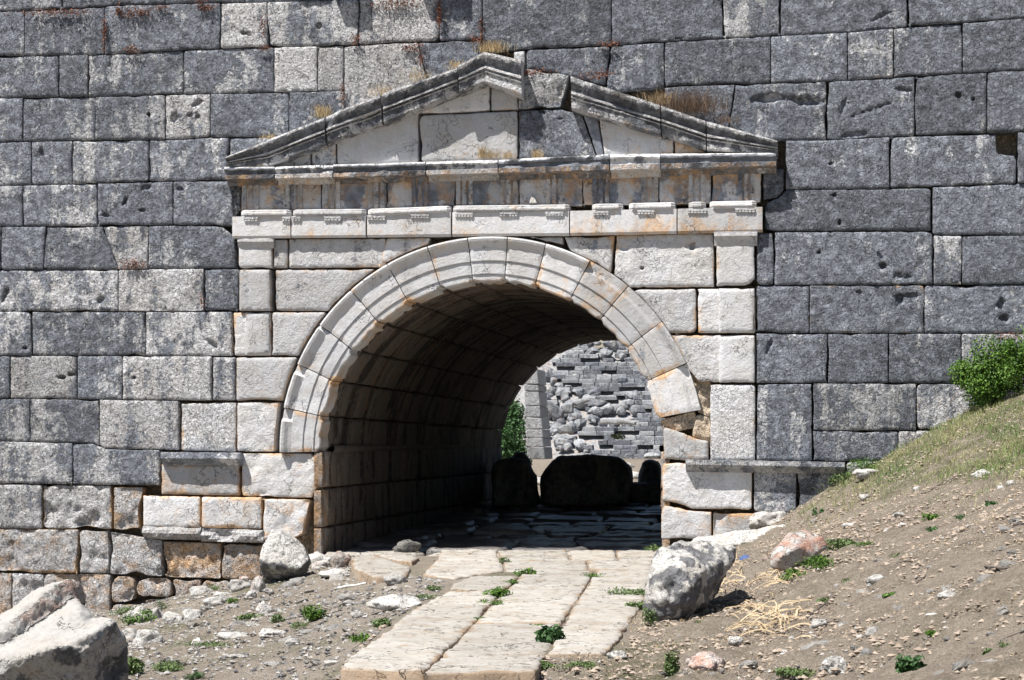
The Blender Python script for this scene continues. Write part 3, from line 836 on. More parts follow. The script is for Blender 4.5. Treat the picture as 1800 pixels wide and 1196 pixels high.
# pilasters: carved in relief on their blocks, standing proud
def pil(pp, prot=.035, **kw):
    k = dict(lich=.34, rustedge=.3, smooth=.9, amp=.0025, rust=.03, bevel=.008, rad=(.006, .02)); k.update(kw)
    return block('pilaster_block', pp, prot=prot, **k)
pil([(419, 430), (478, 430), (478, 472), (419, 472)])
pil([(420, 474), (475, 474), (475, 547), (420, 547)], lich=.25)
pil([(430, 549), (474, 549), (474, 620), (430, 626)], prot=.02, lich=.3, broken=.06)
link('pilaster_capital', band_mesh((417, 419, 436), (480, 419, 436), [(0, .07), (.35, .075), (.5, .06), (1.0, .037)], lich=.1, rust=.15, smooth=.8, seed=11), M['wall'], wall)
pil([(1259, 424), (1326, 424), (1327, 490), (1314, 503), (1259, 503)])
pil([(1263, 507), (1327, 507), (1327, 586), (1263, 586)])
pil([(1263, 589), (1327, 589), (1327, 673), (1263, 673)], lich=.22)
pil([(1248, 676), (1328, 676), (1328, 811), (1248, 811)], lich=.12, smooth=.45, prot=.02)
link('pilaster_capital', band_mesh((1255, 408, 432), (1331, 407, 431), [(0, .085), (.3, .085), (.42, .065), (.6, .055), (1.0, .037)], lich=.06, rust=.1, smooth=.8, seed=12), M['wall'], wall)

# entablature
def architrave(x0, x1, tb, cut=None, seed=0, lich=.06, rust=.1):
    def ty(x): return lerp([(400, 369), (645, 367), (800, 361), (1001, 359), (1341, 352)], x)
    def by(x): return lerp([(400, 419), (760, 416), (1001, 414), (1341, 408)], x)
    b = band_mesh((x0, ty(x0) + 12, by(x0)), (x1, ty(x1) + 12, by(x1)), [(0, .085), (.9, .083), (1, .07)], lich=lich, rust=rust, smooth=.94, seed=seed, jit=.003, damage=.01,
                  tonefn=lambda x, v, l, r, s: (l, r + (.25 if v > .85 else 0), s))
    o = link('architrave_block', b, M['wall'], wall)
    for (a, c) in tb:
        t = band_mesh((a, ty(a), ty(a) + 13), (c, ty(c), ty(c) + 13), [(0, .07), (.12, .104), (.40, .108), (.46, .115), (.68, .115), (.72, .104), (1, .10)], lich=.1, rust=.22, smooth=.85, seed=seed + 5, jit=.003,
                      damage=.0, cutfn=(lambda f, v: .05 if (f < .03 or f > .97) else 0))
        link('fillet', t, M['wall'], o)
    return o, ty
GUT = [(428, 453), (495, 510), (513, 528), (569, 599), (645, 677), (722, 754), (799, 831), (878, 910), (958, 990), (1042, 1070), (1120, 1150), (1208, 1242), (1292, 1327)]
ab = [(408, 510, [(422, 510)]), (512, 642, [(513, 642)]), (645, 792, [(645, 792)]), (795, 1000, [(795, 1000)]), (1002, 1189, [(1040, 1094), (1105, 1186)]), (1191, 1340, [(1210, 1240), (1247, 1329)])]
AB = []
for i, (a, b, tb) in enumerate(ab):
    o, ty = architrave(a, b, tb, seed=20 + i, rust=.1 if i < 4 else .28, lich=.3)
    AB.append((a, b, o, ty))
for (a, b) in GUT:      # regula with its row of small drops
    for (x0, x1, o, ty) in AB:
        if x0 - 1 <= a and b <= x1 + 1:
            vs, fs = [], []
            def bx(xa, xb, ya, yb, p0, p1):
                c = [WP(x, y, p1) for x, y in ((xa, ya), (xb, ya), (xb, yb), (xa, yb))]
                k = len(vs)
                for q in c: vs.append((q.x, -p0, q.z))
                for q in c: vs.append((q.x, -p1, q.z))
                for f in ((4, 5, 6, 7), (0, 1, 5, 4), (1, 2, 6, 5), (2, 3, 7, 6), (3, 0, 4, 7)): fs.append([k + j for j in f][::-1])
            y = ty((a + b) / 2) + 13.2
            bx(a, b, y, y + 3.4, .08, .106)
            n = max(3, int((b - a) / 5.2)); w = (b - a) / n
            for k in range(n): bx(a + k * w + .7, a + (k + 1) * w - .7, y + 3.4, y + 7, .08, .103)
            me = pymesh('regula', vs, fs, False, [(.1, .1, .8)] * len(vs))
            link('regula', me, M['wall'], o); break
fr_t = [(396, 318), (900, 305), (1360, 293)]; fr_b = [(396, 369), (645, 368), (800, 361), (1001, 359), (1341, 353)]
FJ = [424, 508, 565, 679, 801, 912, 1024, 1158, 1250, 1338]
TRI = [440, 516, 583, 661, 738, 816, 894, 974, 1056, 1142, 1225, 1312]
for i in range(len(FJ) - 1):
    a, b = FJ[i], FJ[i + 1]
    pp = [(a, lerp(fr_t, a) - 6), (b, lerp(fr_t, b) - 6), (b, lerp(fr_b, b) + 4), (a, lerp(fr_b, a) + 4)]
    def tf(u, v, l, r, s, a=a):
        k = noise.noise(Vector((u * 4.5, v * 0.8, 3.3))); top = sstep(4.35, 4.55, v)
        return (l + k * .5 + top * .3, r + .35 * max(0, noise.noise(Vector((u * 9, v * 1.2, 8)))) + top * .3, s)
    o = block('frieze_block', pp, prot=.02, lich=.62, rust=.36, smooth=.85, amp=.003, bevel=.006, gap=.003, rad=(.004, .01), tonefn=tf, thick=.15)
    for t in TRI:
        if a + 8 < t < b - 8 or a <= t < b:
            for k in (-1, 0, 1):
                xa = t + k * 11
                me = band_mesh((xa - 3.6, lerp(fr_t, xa), lerp(fr_b, xa) - 1), (xa + 3.6, lerp(fr_t, xa), lerp(fr_b, xa) - 1), [(0, .045), (.1, .05), (.9, .048), (1, .046)], jit=.006, damage=.05, base=.02,
                               lich=.5 if (t // 7) % 3 else .8, rust=.38, smooth=.6, seed=t + k, sp=.04)
                link('triglyph_rib', me, M['wall'], o)
# dark strip beside the frieze: cornice end's cast shadow put into a block's colour
sb([(397, 318), (421, 318), (421, 366), (410, 385), (404, 385)], lich=.7, rust=.25, base=-.05)

# horizontal cornice
ct = [(393, 293), (470, 293), (600, 288), (880, 280), (1072, 270), (1364, 268)]
cb = [(393, 316), (600, 312), (900, 304), (1362, 292)]
cprof = [(0, .10), (0.03, .20), (.22, .215), (.32, .21), (.36, .185), (.62, .18), (.66, .205), (.95, .20), (1.0, .19), (1.04, .07), (1.35, .05), (1.4, .02)]
def ctone(base_l):
    def f(x, v, l, r, s):
        if v < .2: return (base_l * .45, .0, .6)  # sunlit top face put into the colour as a paler band
        if v < .64: return (min(1, base_l + .3), .0, .8)
        return (min(1, base_l * .9 + .12), .42, .5)
    return f
for i, (a, b, l, dmg) in enumerate([(394, 482, .75, .03), (483, 583, .35, .06), (585, 747, .62, .05), (749, 874, .35, .02), (876, 1070, .8, .07), (1072, 1160, .3, .02), (1161, 1364, .75, .03)]):
    me = band_mesh((a, lerp(ct, a), lerp(cb, a)), (b, lerp(ct, b), lerp(cb, b)), cprof, lich=l, rust=.3, smooth=.5, seed=40 + i, damage=dmg * 1.6, jit=.006 + .006 * (l > .6), base=.05, tonefn=ctone(l))
    link('cornice_block', me, M['cornice'], wall)

# raking cornices
rprof = [(0, .06), (.02, .25), (.10, .255), (.2, .245), (.36, .20), (.44, .195), (.46, .215), (.52, .215), (.54, .185), (.60, .185), (.62, .205), (.66, .185), (.92, .18), (.97, .165), (1.0, .06), (1.03, -.02)]
def rake(ax, at, ab_, bx_, bt, bb, l=.78, seed=0, dmg=.06, pt=None, **kw):
    me = band_mesh((ax, at, ab_), (bx_, bt, bb), rprof if pt is None else pt, lich=l, rust=.02, smooth=.35, seed=seed, damage=dmg, jit=.007, base=.03,
                   tonefn=lambda x, v, l_, r, s: (min(1, l_ + (.12 if .2 < v < .44 else 0) - (.40 if .45 < v < .53 or .6 < v < .65 else 0) - (.25 if v < .11 else 0) - (.12 + .5 * max(0, noise.noise(Vector((x * 2.5, 2, 3)))) if v > .66 else 0)), .0 if v < .9 else .25, s), **kw)  # lit top arris and moulding edges painted paler in the tone
    return link('raking_cornice_block', me, M['cornice'], wall)
rake(396, 276, 294, 468, 247, 293, seed=60, dmg=.05)
rake(468, 246, 293, 569, 206, 254, seed=61)
rake(571, 203, 252, 668, 166, 216, seed=62, dmg=.14, pt=[(v, p + .015) for v, p in rprof])
rake(672, 164, 217, 803, 118, 163, seed=63, dmg=.12, pt=[(v, p + .04) for v, p in rprof])
# apex block in two slopes
rake(805, 114, 163, 851, 90, 145, seed=64, dmg=.03, l=.72, pt=[(v, p + .07) for v, p in rprof])
rake(851, 90, 145, 915, 104, 168, seed=64, dmg=.03, l=.72, pt=[(v, p + .07) for v, p in rprof])
rake(1003, 133, 192, 1160, 184, 238, seed=66, dmg=.2)
rake(1162, 185, 237, 1240, 212, 263, seed=67, dmg=.10)
rake(1242, 212, 264, 1366, 247, 273, seed=68, dmg=.06)
sb([(912, 142), (926, 131), (985, 130), (1001, 134), (986, 190), (912, 193)], lich=.5, broken=.35, base=.06)
sb([(920, 118), (950, 124), (1003, 135), (960, 138), (922, 134)], lich=.3, base=.0, broken=.2)
# tympanum
ty_ = dict(lich=.38, rustedge=.15, smooth=.86, rust=.16, amp=.003, bevel=.007, thick=.25)
def tb_(pp, **kw):
    k = dict(ty_); k.update(kw); return block('tympanum_block', pp, prot=.028, holes=holes_for(pp), **k)
tb_([(548, 256), (590, 240), (590, 292), (548, 292)], lich=.6)
tb_([(592, 240), (735, 190), (735, 286), (592, 290)], lich=.42, rust=.12, tonefn=lambda u, v, l, r, s: (l + .5 * noise.noise(Vector((u * 5, v * .7, 1))), r, s))
tb_([(737, 203), (910, 195), (910, 282), (737, 286)], lich=.34)
tb_([(737, 186), (861, 148), (861, 195), (737, 202)], lich=.3)
tb_([(863, 148), (893, 160), (911, 168), (911, 193), (863, 195)], lich=.3, rust=.2)
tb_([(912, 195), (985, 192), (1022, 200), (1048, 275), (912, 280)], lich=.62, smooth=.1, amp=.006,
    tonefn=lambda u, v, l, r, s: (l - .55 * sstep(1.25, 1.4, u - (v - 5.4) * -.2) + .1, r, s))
tb_([(1024, 200), (1050, 205), (1062, 275), (1050, 277)], lich=.75)
tb_([(1051, 205), (1184, 246), (1184, 272), (1063, 275)], lich=.05, rust=.3)
tb_([(1186, 247), (1240, 262), (1240, 270), (1186, 271)], lich=.05, rust=.6)
tb_([(470, 290), (546, 258), (546, 292), (470, 294)], lich=.4, rust=.2)

# voussoirs
VJ = [10.5, 23.5, 36.5, 49.6, 61.8, 74.5, 85, 95.8, 107, 119, 131.2, 143.9, 156.2, 168.7, 181]
AC = WP(EC[0], EC[1]); SC = (WP(EC[0] + 100, EC[1]) - WP(EC[0], EC[1])).x / 100.0    # arch centre on the wall; metres per pixel
AXR, ZR = SC, (WP(EC[0], EC[1] - 100).z - AC.z) / 100.0
def vous(a0, a1, hood, seed, lich=.32, rust=.14, brk=0.0):
    prof = [(373.5, -.02, 0), (373, .075, 1), (370, .085, 1), (366, .078, 1), (360, .05, 1), (354, .036, 0), (332, .034, 0), (330.5, .014, 0), (329, .019, 0), (309, .018, 0), (307.5, -.002, 0), (306, .004, 0), (297, .003, 0), (294.5, -.012, 0)]
    sub = []
    for k in range(len(prof) - 1):     # densify wide fasciae
        sub.append(prof[k]); d = prof[k][0] - prof[k + 1][0]
        if d > 12:
            for f in (.33, .66): sub.append(tuple(prof[k][i] + (prof[k + 1][i] - prof[k][i]) * f for i in (0, 1)) + (0,))
    sub.append(prof[-1]); prof = sub
    vs, tn, fs = [], [], []
    g = 0.13; n = 14
    A0, A1 = a0 + g, a1 - g
    m = len(prof) + 2
    for i in range(n + 1):
        f = i / n; a = A0 + (A1 - A0) * f
        for j in range(m):
            if j == 0: r, p, h = 373.5, -.35, 0
            elif j == m - 1: r, p, h = 294.5, -.55, 0
            else: r, p, h = prof[j - 1]
            x, y = math.cos(R(a)), math.sin(R(a))
            widen = (1 + 0.025 * abs(x) ** 2 * (1 if a > 90 else .1) * max(0, (340 - r) / 45)) if r < 340 else 1
            if j >= m - 4: # ragged inner edge
                r += 5.0 * max(0, noise.noise(Vector((a * .35, seed, 1.0)))) + brk * 10 * max(0, noise.noise(Vector((a * .2, seed, 4.0))) + .2)
                if f < .08 or f > .92: r += 3.5
            px, pz = AC.x + x * r * AXR * widen, AC.z + y * r * ZR
            k = 0
            if 0 < j < m - 1:
                k = noise.noise(Vector((px * 9, pz * 9, seed))) * .004
                if h and hood < 1:
                    hn = noise.noise(Vector((a * .14, 3.3, seed)))
                    if hood <= 0 or hn > hood - .3: p = min(p, .02)
                if 0 < i < n and brk:
                    k -= brk * max(0, noise.noise(Vector((px * 4, pz * 4, seed + 7)))) * .08
                if i in (0, n): p -= .008
            vs.append((px, -(p + k), pz))
            rst = rust + (.15 if (j >= m - 3) else 0) + ((.28 if f < .1 or f > .9 else 0) + (.2 if j >= m - 3 else 0)) * min(1.6, max(0, .4 + 3 * noise.noise(Vector((px * 2.3, pz * 2.3, 14.0))))) + .5 * max(0, noise.noise(Vector((px * 7, pz * 1.2, 3))) - .15)
            tn.append((lich, rst, .92))
    for i in range(n):
        for j in range(m - 1):
            q = i * m + j; fs.append([q, q + m, q + m + 1, q + 1])
    fs.append([j for j in range(m)]); fs.append([n * m + j for j in range(m)][::-1])
    me = pymesh('voussoir', vs, [f[::-1] for f in fs], False, tn)
    me.shade_smooth()
    try: me.set_sharp_from_angle(angle=R(13))
    except Exception: pass
    return link('voussoir', me, M['wall'], wall)
hd = [0, .35, 0, 0, 1, 1, 1, 1, 1, 1, .95, .45, .3, .2]
for i in range(len(VJ) - 1):
    vous(VJ[i], VJ[i + 1], hd[i], i * 2.7 + 1, brk=(.25 if i in (3, 12, 13, 11) else .05), rust=(.34 if i == 3 else .13))

# rubble core behind the facing, with the passage left open
rc = []
xL, xR, zB, zT = -11, 13.5, -1.2, 8.2
rin = 296 * AXR + .1
fl = [(xL, zB), (AC.x - rin, zB), (AC.x - rin, AC.z)] + [(AC.x + math.cos(R(a)) * rin, AC.z + math.sin(R(a)) * rin * .985) for a in range(174, 0, -6)] + [(AC.x + rin, AC.z), (AC.x + rin, zB), (xR, zB), (xR, zT), (xL, zT)]
bm = bmesh.new()
fv = [bm.verts.new((x, 0.30, z)) for x, z in fl]; bv = [bm.verts.new((x, 14.7, z)) for x, z in fl]
n = len(fl)
tri = geometry.tessellate_polygon([[Vector((x, z, 0)) for x, z in fl]])
for t in tri:
    bm.faces.new([fv[k] for k in t]); bm.faces.new([bv[k] for k in reversed(t)])
for i in range(n): bm.faces.new([fv[i], fv[(i + 1) % n], bv[(i + 1) % n], bv[i]])
bmesh.ops.recalc_face_normals(bm, faces=bm.faces[:])
me = bpy.data.meshes.new('core'); bm.to_mesh(me); bm.free(); set_tone(me, [(.3, .5, .0)] * len(me.vertices))
link('rubble_core', me, M['core'], wall)
# exposed rubble filling beside the lower right voussoir
for k, pp in enumerate([[(1210, 655), (1249, 668), (1249, 735), (1225, 728)], [(1160, 738), (1222, 722), (1225, 752), (1175, 762), (1160, 752)], [(1222, 728), (1250, 732), (1250, 790), (1215, 770)], [(1178, 570), (1190, 575), (1214, 650), (1205, 652)]]):
    SEED[0] += 1
    me = stone_mesh([uvw(x, y) for x, y in pp], wall3d, thick=.35, base=-.025 - .02 * (k == 0), broken=.45, lich=.12, rust=.25, smooth=.5, amp=.03, sp=.022, seed=SEED[0], rad=(.02, .05))
    link('rubble_stone', me, M['core'], wall)

# vault and side walls of the passage
LEN = 14.6
def vault3d(rad_m):
    def f(u, v, h):    # u along passage, v arc length from left springing, h towards the axis
        a = math.pi - v / rad_m; r = rad_m - h
        return (AC.x + math.cos(a) * r + .07 * u / 14.6, u, AC.z + math.sin(a) * r * .985 - .10 * u / 14.6)
    return f
rv = 299 * AXR
VJr = [180 - a for a in VJ[::-1]]; VJr[0] = 0.0; VJr = VJr[:-1] + [169.5, 180.0]
ylines = [0.42]
rk = random.Random(5)
while ylines[-1] < LEN - 1.0: ylines.append(ylines[-1] + rk.uniform(1.5, 2.4))
ylines[-1] = LEN
for k in range(len(VJr) - 1):
    v0, v1 = R(VJr[k]) * rv, R(VJr[k + 1]) * rv
    off = rk.uniform(-.35, .35)
    for i in range(len(ylines) - 1):
        u0 = ylines[i] + (off if 0 < i else 0); u1 = ylines[i + 1] + (off if i < len(ylines) - 2 else 0)
        near = u0 < 5
        def tf(u, v, l, r, s): 
            z = noise.noise(Vector((v * .4, u * 5, 2.2)))
            return (l + z * .8, r + .5 * max(0, noise.noise(Vector((v * .5, u * 4, 7)))), s)
        last = (i == len(ylines) - 2)
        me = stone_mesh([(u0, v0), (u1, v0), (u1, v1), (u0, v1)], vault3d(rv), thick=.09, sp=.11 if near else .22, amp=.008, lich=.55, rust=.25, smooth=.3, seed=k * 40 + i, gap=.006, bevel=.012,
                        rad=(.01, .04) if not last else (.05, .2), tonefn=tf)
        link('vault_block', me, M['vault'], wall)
def side3d(sgn):
    xw = AC.x + sgn * (rv - .0)
    def f(u, v, h): return (xw - sgn * h + .07 * u / 14.6, u, v)
    return f
zspr = AC.z
for sgn in (-1, 1):
    zz = [zspr - .02, zspr - .47, zspr - .95, zspr - 1.35, zspr - 1.7]
    for k in range(4):
        ys_ = [0.0 if k % 2 == 0 else 0.0]
        while ys_[-1] < LEN - 1.1: ys_.append(ys_[-1] + rk.uniform(.7, 1.5))
        ys_[-1] = LEN
        ys_ = sorted(set([0.0, .38] + [y for y in ys_ if y > .7]))
        for i in range(len(ys_) - 1):
            near = ys_[i] < 5
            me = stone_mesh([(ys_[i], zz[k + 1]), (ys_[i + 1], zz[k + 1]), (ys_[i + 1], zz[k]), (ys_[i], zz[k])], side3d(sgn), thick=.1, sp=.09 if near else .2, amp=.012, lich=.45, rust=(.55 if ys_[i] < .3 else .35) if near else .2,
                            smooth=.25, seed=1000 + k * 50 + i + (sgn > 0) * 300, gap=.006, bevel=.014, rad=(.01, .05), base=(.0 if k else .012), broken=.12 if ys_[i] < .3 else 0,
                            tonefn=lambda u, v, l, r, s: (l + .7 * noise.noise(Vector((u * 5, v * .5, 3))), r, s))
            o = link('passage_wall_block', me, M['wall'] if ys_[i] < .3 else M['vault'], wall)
    me = None
    # impost string course at the springing
    n = 60; vs = []; tn = []; fs = []
    for i in range(n + 1):
        y = .45 + (LEN - .5) * i / n
        for (dx, dz) in ((-.05, .05), (.05, .045), (.06, .0), (.045, -.03), (.0, -.06), (-.05, -.06)):
            j = noise.noise(Vector((y * 7, dz * 9, sgn))) * .008
            vs.append((AC.x + sgn * (rv - dx - j), y, zspr + dz + j)); tn.append((.4, .3, .3))
    for i in range(n):
        for j in range(5): fs.append([i * 6 + j, i * 6 + j + 1, i * 6 + j + 7, i * 6 + j + 6])
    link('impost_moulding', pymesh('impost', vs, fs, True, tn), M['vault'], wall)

# ------------------------------------------------------------------ paving
road = bpy.data.objects.new('road', None); COL.objects.link(road); tag(road, 'worn pale slab road leading into the passage', kind='structure')
def floor3d(u, v, h): return (u, v, 0.02 * max(0, v) + h)
def slab(pxpoly, z=0.0, thick=.3, mat='slab', tone=(.05, .1), **kw):
    SEED[0] += 1
    pts = [GZ(x, y, z) for x, y in pxpoly]
    kw.setdefault('amp', .012); kw.setdefault('sp', .05); kw.setdefault('gap', -.002); kw.setdefault('rad', (.012, .035)); kw.setdefault('edge_jit', .009)
    me = stone_mesh([(p.x, p.y) for p in pts], floor3d, thick=thick, base=z, bevel=.012, lich=tone[0], rust=tone[1], seed=SEED[0], rustedge=.75, **kw)
    return link('paving_slab', me, M[mat], road)
J1 = [(1186, 741), (1182, 744), (1142, 787), (1098, 833), (1054, 871), (1030, 899), (1009, 917), (1004, 920)]
J2 = [(1186, 940), (1147, 963), (1098, 990), (1054, 1016), (1030, 1032), (1004, 1046)]
LE = [(1176, 598), (1163, 600), (1134, 645), (1108, 680), (1079, 715), (1058, 750), (1040, 788), (1020, 800), (1010, 835)]
RE = [(1165, 1045), (1130, 1085), (1085, 1115), (1055, 1136), (1028, 1142), (1002, 1151)]
def jx(Jl, y):
    return lerp(sorted(Jl), y)
def colslab(A, B, y0, y1, d0=0, d1=0):
    ym = (y0 + y1) / 2
    return [(jx(A, y0), y0), (jx(A, ym), ym), (jx(A, y1), y1), (jx(B, y1 + d1) - 2, y1 + d1), (jx(B, ym) - 2, ym), (jx(B, y0 + d0) - 2, y0 + d0)]
SL = [colslab(LE, J1, 1176, 1136), colslab(LE, J1, 1135, 1110.5), colslab(LE, J1, 1110, 1063, 0, 1), colslab(LE, J1, 1062, 1040.5), colslab(LE, J1, 1040, 1012),
      colslab(J1, J2, 1184, 1144, -6, 3), colslab(J1, J2, 1143, 1098.5, 3, 1), colslab(J1, J2, 1098, 1053.5), colslab(J1, J2, 1053, 1029.5), colslab(J1, J2, 1029, 1007, 0, -2),
      colslab(J2, RE, 1148, 1102), colslab(J2, RE, 1101, 1055.5), colslab(J2, RE, 1055, 1029.5), colslab(J2, RE, 1029, 1003),
      [(742, 1011), (764, 986), (883, 987), (886, 1004), (838, 1010), (800, 1017)], [(888, 1003), (885, 987), (1030, 986), (1034, 1001), (980, 1006)], [(1036, 1000), (1032, 986), (1146, 986), (1150, 1000)],
      [(616, 984), (650, 977), (722, 996), (716, 1011), (660, 1012), (622, 998)], [(655, 973), (700, 970), (737, 980), (726, 989), (690, 985)],
      [(768, 984), (775, 971), (872, 970), (880, 984)], [(882, 984), (875, 971), (996, 971), (1002, 984)], [(1004, 984), (998, 971), (1080, 971), (1086, 984)], [(1088, 984), (1082, 971), (1156, 972), (1154, 984)]]
for k, s in enumerate(SL):
    f = rw.uniform(-.014, .014)
    slab(s, z=f * .6 + (.0 if k not in (17, 18) else .02), tone=(.12 if k in (0, 5) else .03, .08), tilt=(rw.uniform(-.01, .01), rw.uniform(-.01, .01)))
# passage floor
y = -0.1
while y < 14.4:
    w = rk.uniform(.7, 1.15)
    xs_ = [AC.x - rv - .0]
    while xs_[-1] < AC.x + rv - .5: xs_.append(xs_[-1] + rk.uniform(.6, 1.2))
    xs_[-1] = AC.x + rv
    for i in range(len(xs_) - 1):
        SEED[0] += 1
        o_ = rk.uniform(-.1, .1)
        y0 = y; y1 = min(y + w, 14.5)
        me = stone_mesh([(xs_[i], y0), (xs_[i + 1], y0), (xs_[i + 1], y1), (xs_[i], y1)], floor3d, thick=.2, sp=.08 if y < 6 else .12, amp=.018, gap=.014, rad=(.04, .14), bevel=.035, base=rk.uniform(-.03, .03) - .012 * (y < 0),
                        tilt=(rk.uniform(-.02, .02), rk.uniform(-.04, .01)), seed=SEED[0], lich=.0, rust=.1, edge_jit=.02)
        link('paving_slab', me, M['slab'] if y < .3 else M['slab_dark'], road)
    y += w
bed = pymesh('bed', [(AC.x - rv - .05, .3, -.12), (AC.x + rv + .05, .3, -.12), (AC.x + rv + .05, 14.8, .16), (AC.x - rv - .05, 14.8, .16)], [[0, 1, 2, 3]], False, [(0, 0, 0)] * 4)
link('road_bed', bed, M['earth'], road)

# ------------------------------------------------------------------ fallen blocks inside the passage
def P3(lst, t0): return [GT(x, y, t0 + d) for x, y, d in lst]
def rock_thing(name, pieces, label, tone=(.4, .1, .1), group=None, mat='rock', cat='rock', **kw):
    me = hull_rock(pieces, tone=tone, **kw)
    zs = [v.co for v in me.vertices]
    b = min(zs, key=lambda c: c.z); cx = sum(c.x for c in zs) / len(zs); cy = sum(c.y for c in zs) / len(zs)
    o = link(name, me, M[mat], None, origin=(cx, cy, b.z))
    return tag(o, label, cat, group)
def box_px(out, t0, t1, k=0.025):
    """hull points: a silhouette of photo pixels given depth t0..t1, front slightly smaller"""
    cx = sum(p[0] for p in out) / len(out); cy = sum(p[1] for p in out) / len(out)
    pts = []
    for (x, y) in out:
        pts.append(GT(cx + (x - cx) * (1 - k * 2.5), cy + (y - cy) * (1 - k * 1.5), t0)); pts.append(GT(x, y, (t0 + t1) / 2)); pts.append(GT(cx + (x - cx) * (1 - k), cy + (y - cy) * (1 - k), t1))
    return pts
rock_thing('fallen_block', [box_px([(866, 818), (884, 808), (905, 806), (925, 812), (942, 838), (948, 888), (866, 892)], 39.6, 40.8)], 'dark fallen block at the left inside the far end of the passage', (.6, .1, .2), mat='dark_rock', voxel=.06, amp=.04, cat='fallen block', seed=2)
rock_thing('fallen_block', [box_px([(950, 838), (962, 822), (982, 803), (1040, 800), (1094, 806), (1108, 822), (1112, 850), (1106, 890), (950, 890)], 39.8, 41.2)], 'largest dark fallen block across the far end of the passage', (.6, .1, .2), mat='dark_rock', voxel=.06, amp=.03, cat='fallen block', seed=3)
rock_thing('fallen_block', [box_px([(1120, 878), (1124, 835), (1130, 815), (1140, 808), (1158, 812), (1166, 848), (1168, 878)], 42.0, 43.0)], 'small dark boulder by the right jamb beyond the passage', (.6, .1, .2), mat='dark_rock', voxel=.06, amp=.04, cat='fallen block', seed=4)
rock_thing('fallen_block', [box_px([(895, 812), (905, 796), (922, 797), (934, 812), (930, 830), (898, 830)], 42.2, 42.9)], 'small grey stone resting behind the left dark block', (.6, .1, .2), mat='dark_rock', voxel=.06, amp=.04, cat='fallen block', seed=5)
rock_thing('fallen_block', [box_px([(1104, 862), (1112, 851), (1150, 850), (1170, 856), (1170, 884), (1104, 884)], 40.6, 41.6)], 'low dark slab added in place of the shaded floor beneath the small dark boulder', (.6, .1, .2), mat='dark_rock', voxel=.06, amp=.03, cat='fallen block', seed=6)  # added slab hides sunlit ground where the passage floor lies in shade
for k, (x, y, s, t) in enumerate([(715, 962, .34, 28.4), (845, 886, .3, 37)]):
    q = GT(x, y, t); o = link('fallen_block', small_rock((q.x, q.y, .0 + .02 * max(0, q.y)), (s, s * .8, s * .65), 50 + k, (.6, .1, .2), sub=3), M['dark_rock'], None, origin=(q.x, q.y, 0))
    tag(o, ['small grey stone lying by the left passage wall', 'broken stone at the foot of the far left passage wall'][k], 'fallen block')

# ------------------------------------------------------------------ the ruined seating seen through the passage
seat = empty('theatre_seating', (-7, 82, .3), 'ruined grey stone seating tiers seen through the archway', 'seating')
def far_block(name, x, y, z, w, d, h, seed, parent):
    r2 = random.Random(seed); c = []
    j = lambda a: r2.uniform(-a, a)
    for dz in (0, 1):
        for (sx, sy) in ((0, 0), (1, 0), (1, 1), (0, 1)):
            c.append((x + sx * w + j(.012), y + sy * d + j(.02), z + dz * h + j(.012)))
    # bevelled top and front edge
    b = .03
    vs = c[:4] + [(c[4][0] + b, c[4][1] + b, c[4][2]), (c[5][0] - b, c[5][1] + b, c[5][2]), c[6], c[7], (c[4][0] + .01, c[4][1], c[4][2] - b), (c[5][0] - .01, c[5][1], c[5][2] - b)]
    fs = [[0, 1, 9, 8], [8, 9, 5, 4], [4, 5, 6, 7], [1, 2, 6, 5, 9], [3, 0, 8, 4, 7], [2, 3, 7, 6]]
    l = r2.uniform(.35, .95)
    return pymesh(name, vs, fs, False, [(l, .05, .2)] * len(vs))
rs = random.Random(21)
xa, xb = GT(915, 775, 108).x, GT(1182, 775, 112).x
def rubble_zone(px, py):
    if px < 955: return 1.0
    e = noise.noise(Vector((px * .03, py * .03, 4))) * 18
    if px < 1010 + e and 640 < py < 800 and not (py < 675 and px > 975): return .9
    if 688 + e < py < 752 + e * .5 and px < 1120 + e: return .92
    if py < 628 + e: return .75
    if px < 1040 and py > 770: return .8
    return .07
extra_v, extra_f, extra_t = [], [], []
def add_mesh(me):
    k = len(extra_v); extra_v.extend([tuple(v.co) for v in me.vertices]); extra_f.extend([[i + k for i in p.vertices] for p in me.polygons])
    a = np.zeros(len(me.vertices) * 4, dtype=np.float32); me.color_attributes['tone'].data.foreach_get('color', a)
    extra_t.extend(a.reshape(-1, 4)[:, :3].tolist()); bpy.data.meshes.remove(me)
def to_px(p):
    d = Vector(p) - CAM; t = -d.x * SN + d.y * CS; rx = d.x * CS + d.y * SN
    return PX + rx / t * F, HY - d.z / t * F
cnt = 0; HR, DR = .222, .40
for k in range(33):
    z = .28 + k * HR; y = 82 + k * DR
    x = -15.0 + rs.uniform(-.4, 0)
    while x < -1.0:
        w = rs.choice([.45, .6, .75, .8, .95, 1.15]) * rs.uniform(.9, 1.1)
        px, py = to_px((x + w / 2, y, z + HR / 2))
        if rs.random() > rubble_zone(px, py):
            me = far_block('seat_block', x + .012, y + rs.uniform(-.03, .08), z + .01, w - .024, DR + .25, HR - .02, int(x * 100) + k * 977, None)
            if 925 < px < 1185 and cnt < 290: link('seat_block', me, M['far'], seat); cnt += 1
            else: add_mesh(me)
        x += w
o = link('outer_seat_rows', pymesh('outer', extra_v, extra_f, False, extra_t), M['far'], seat); o['kind'] = 'stuff'
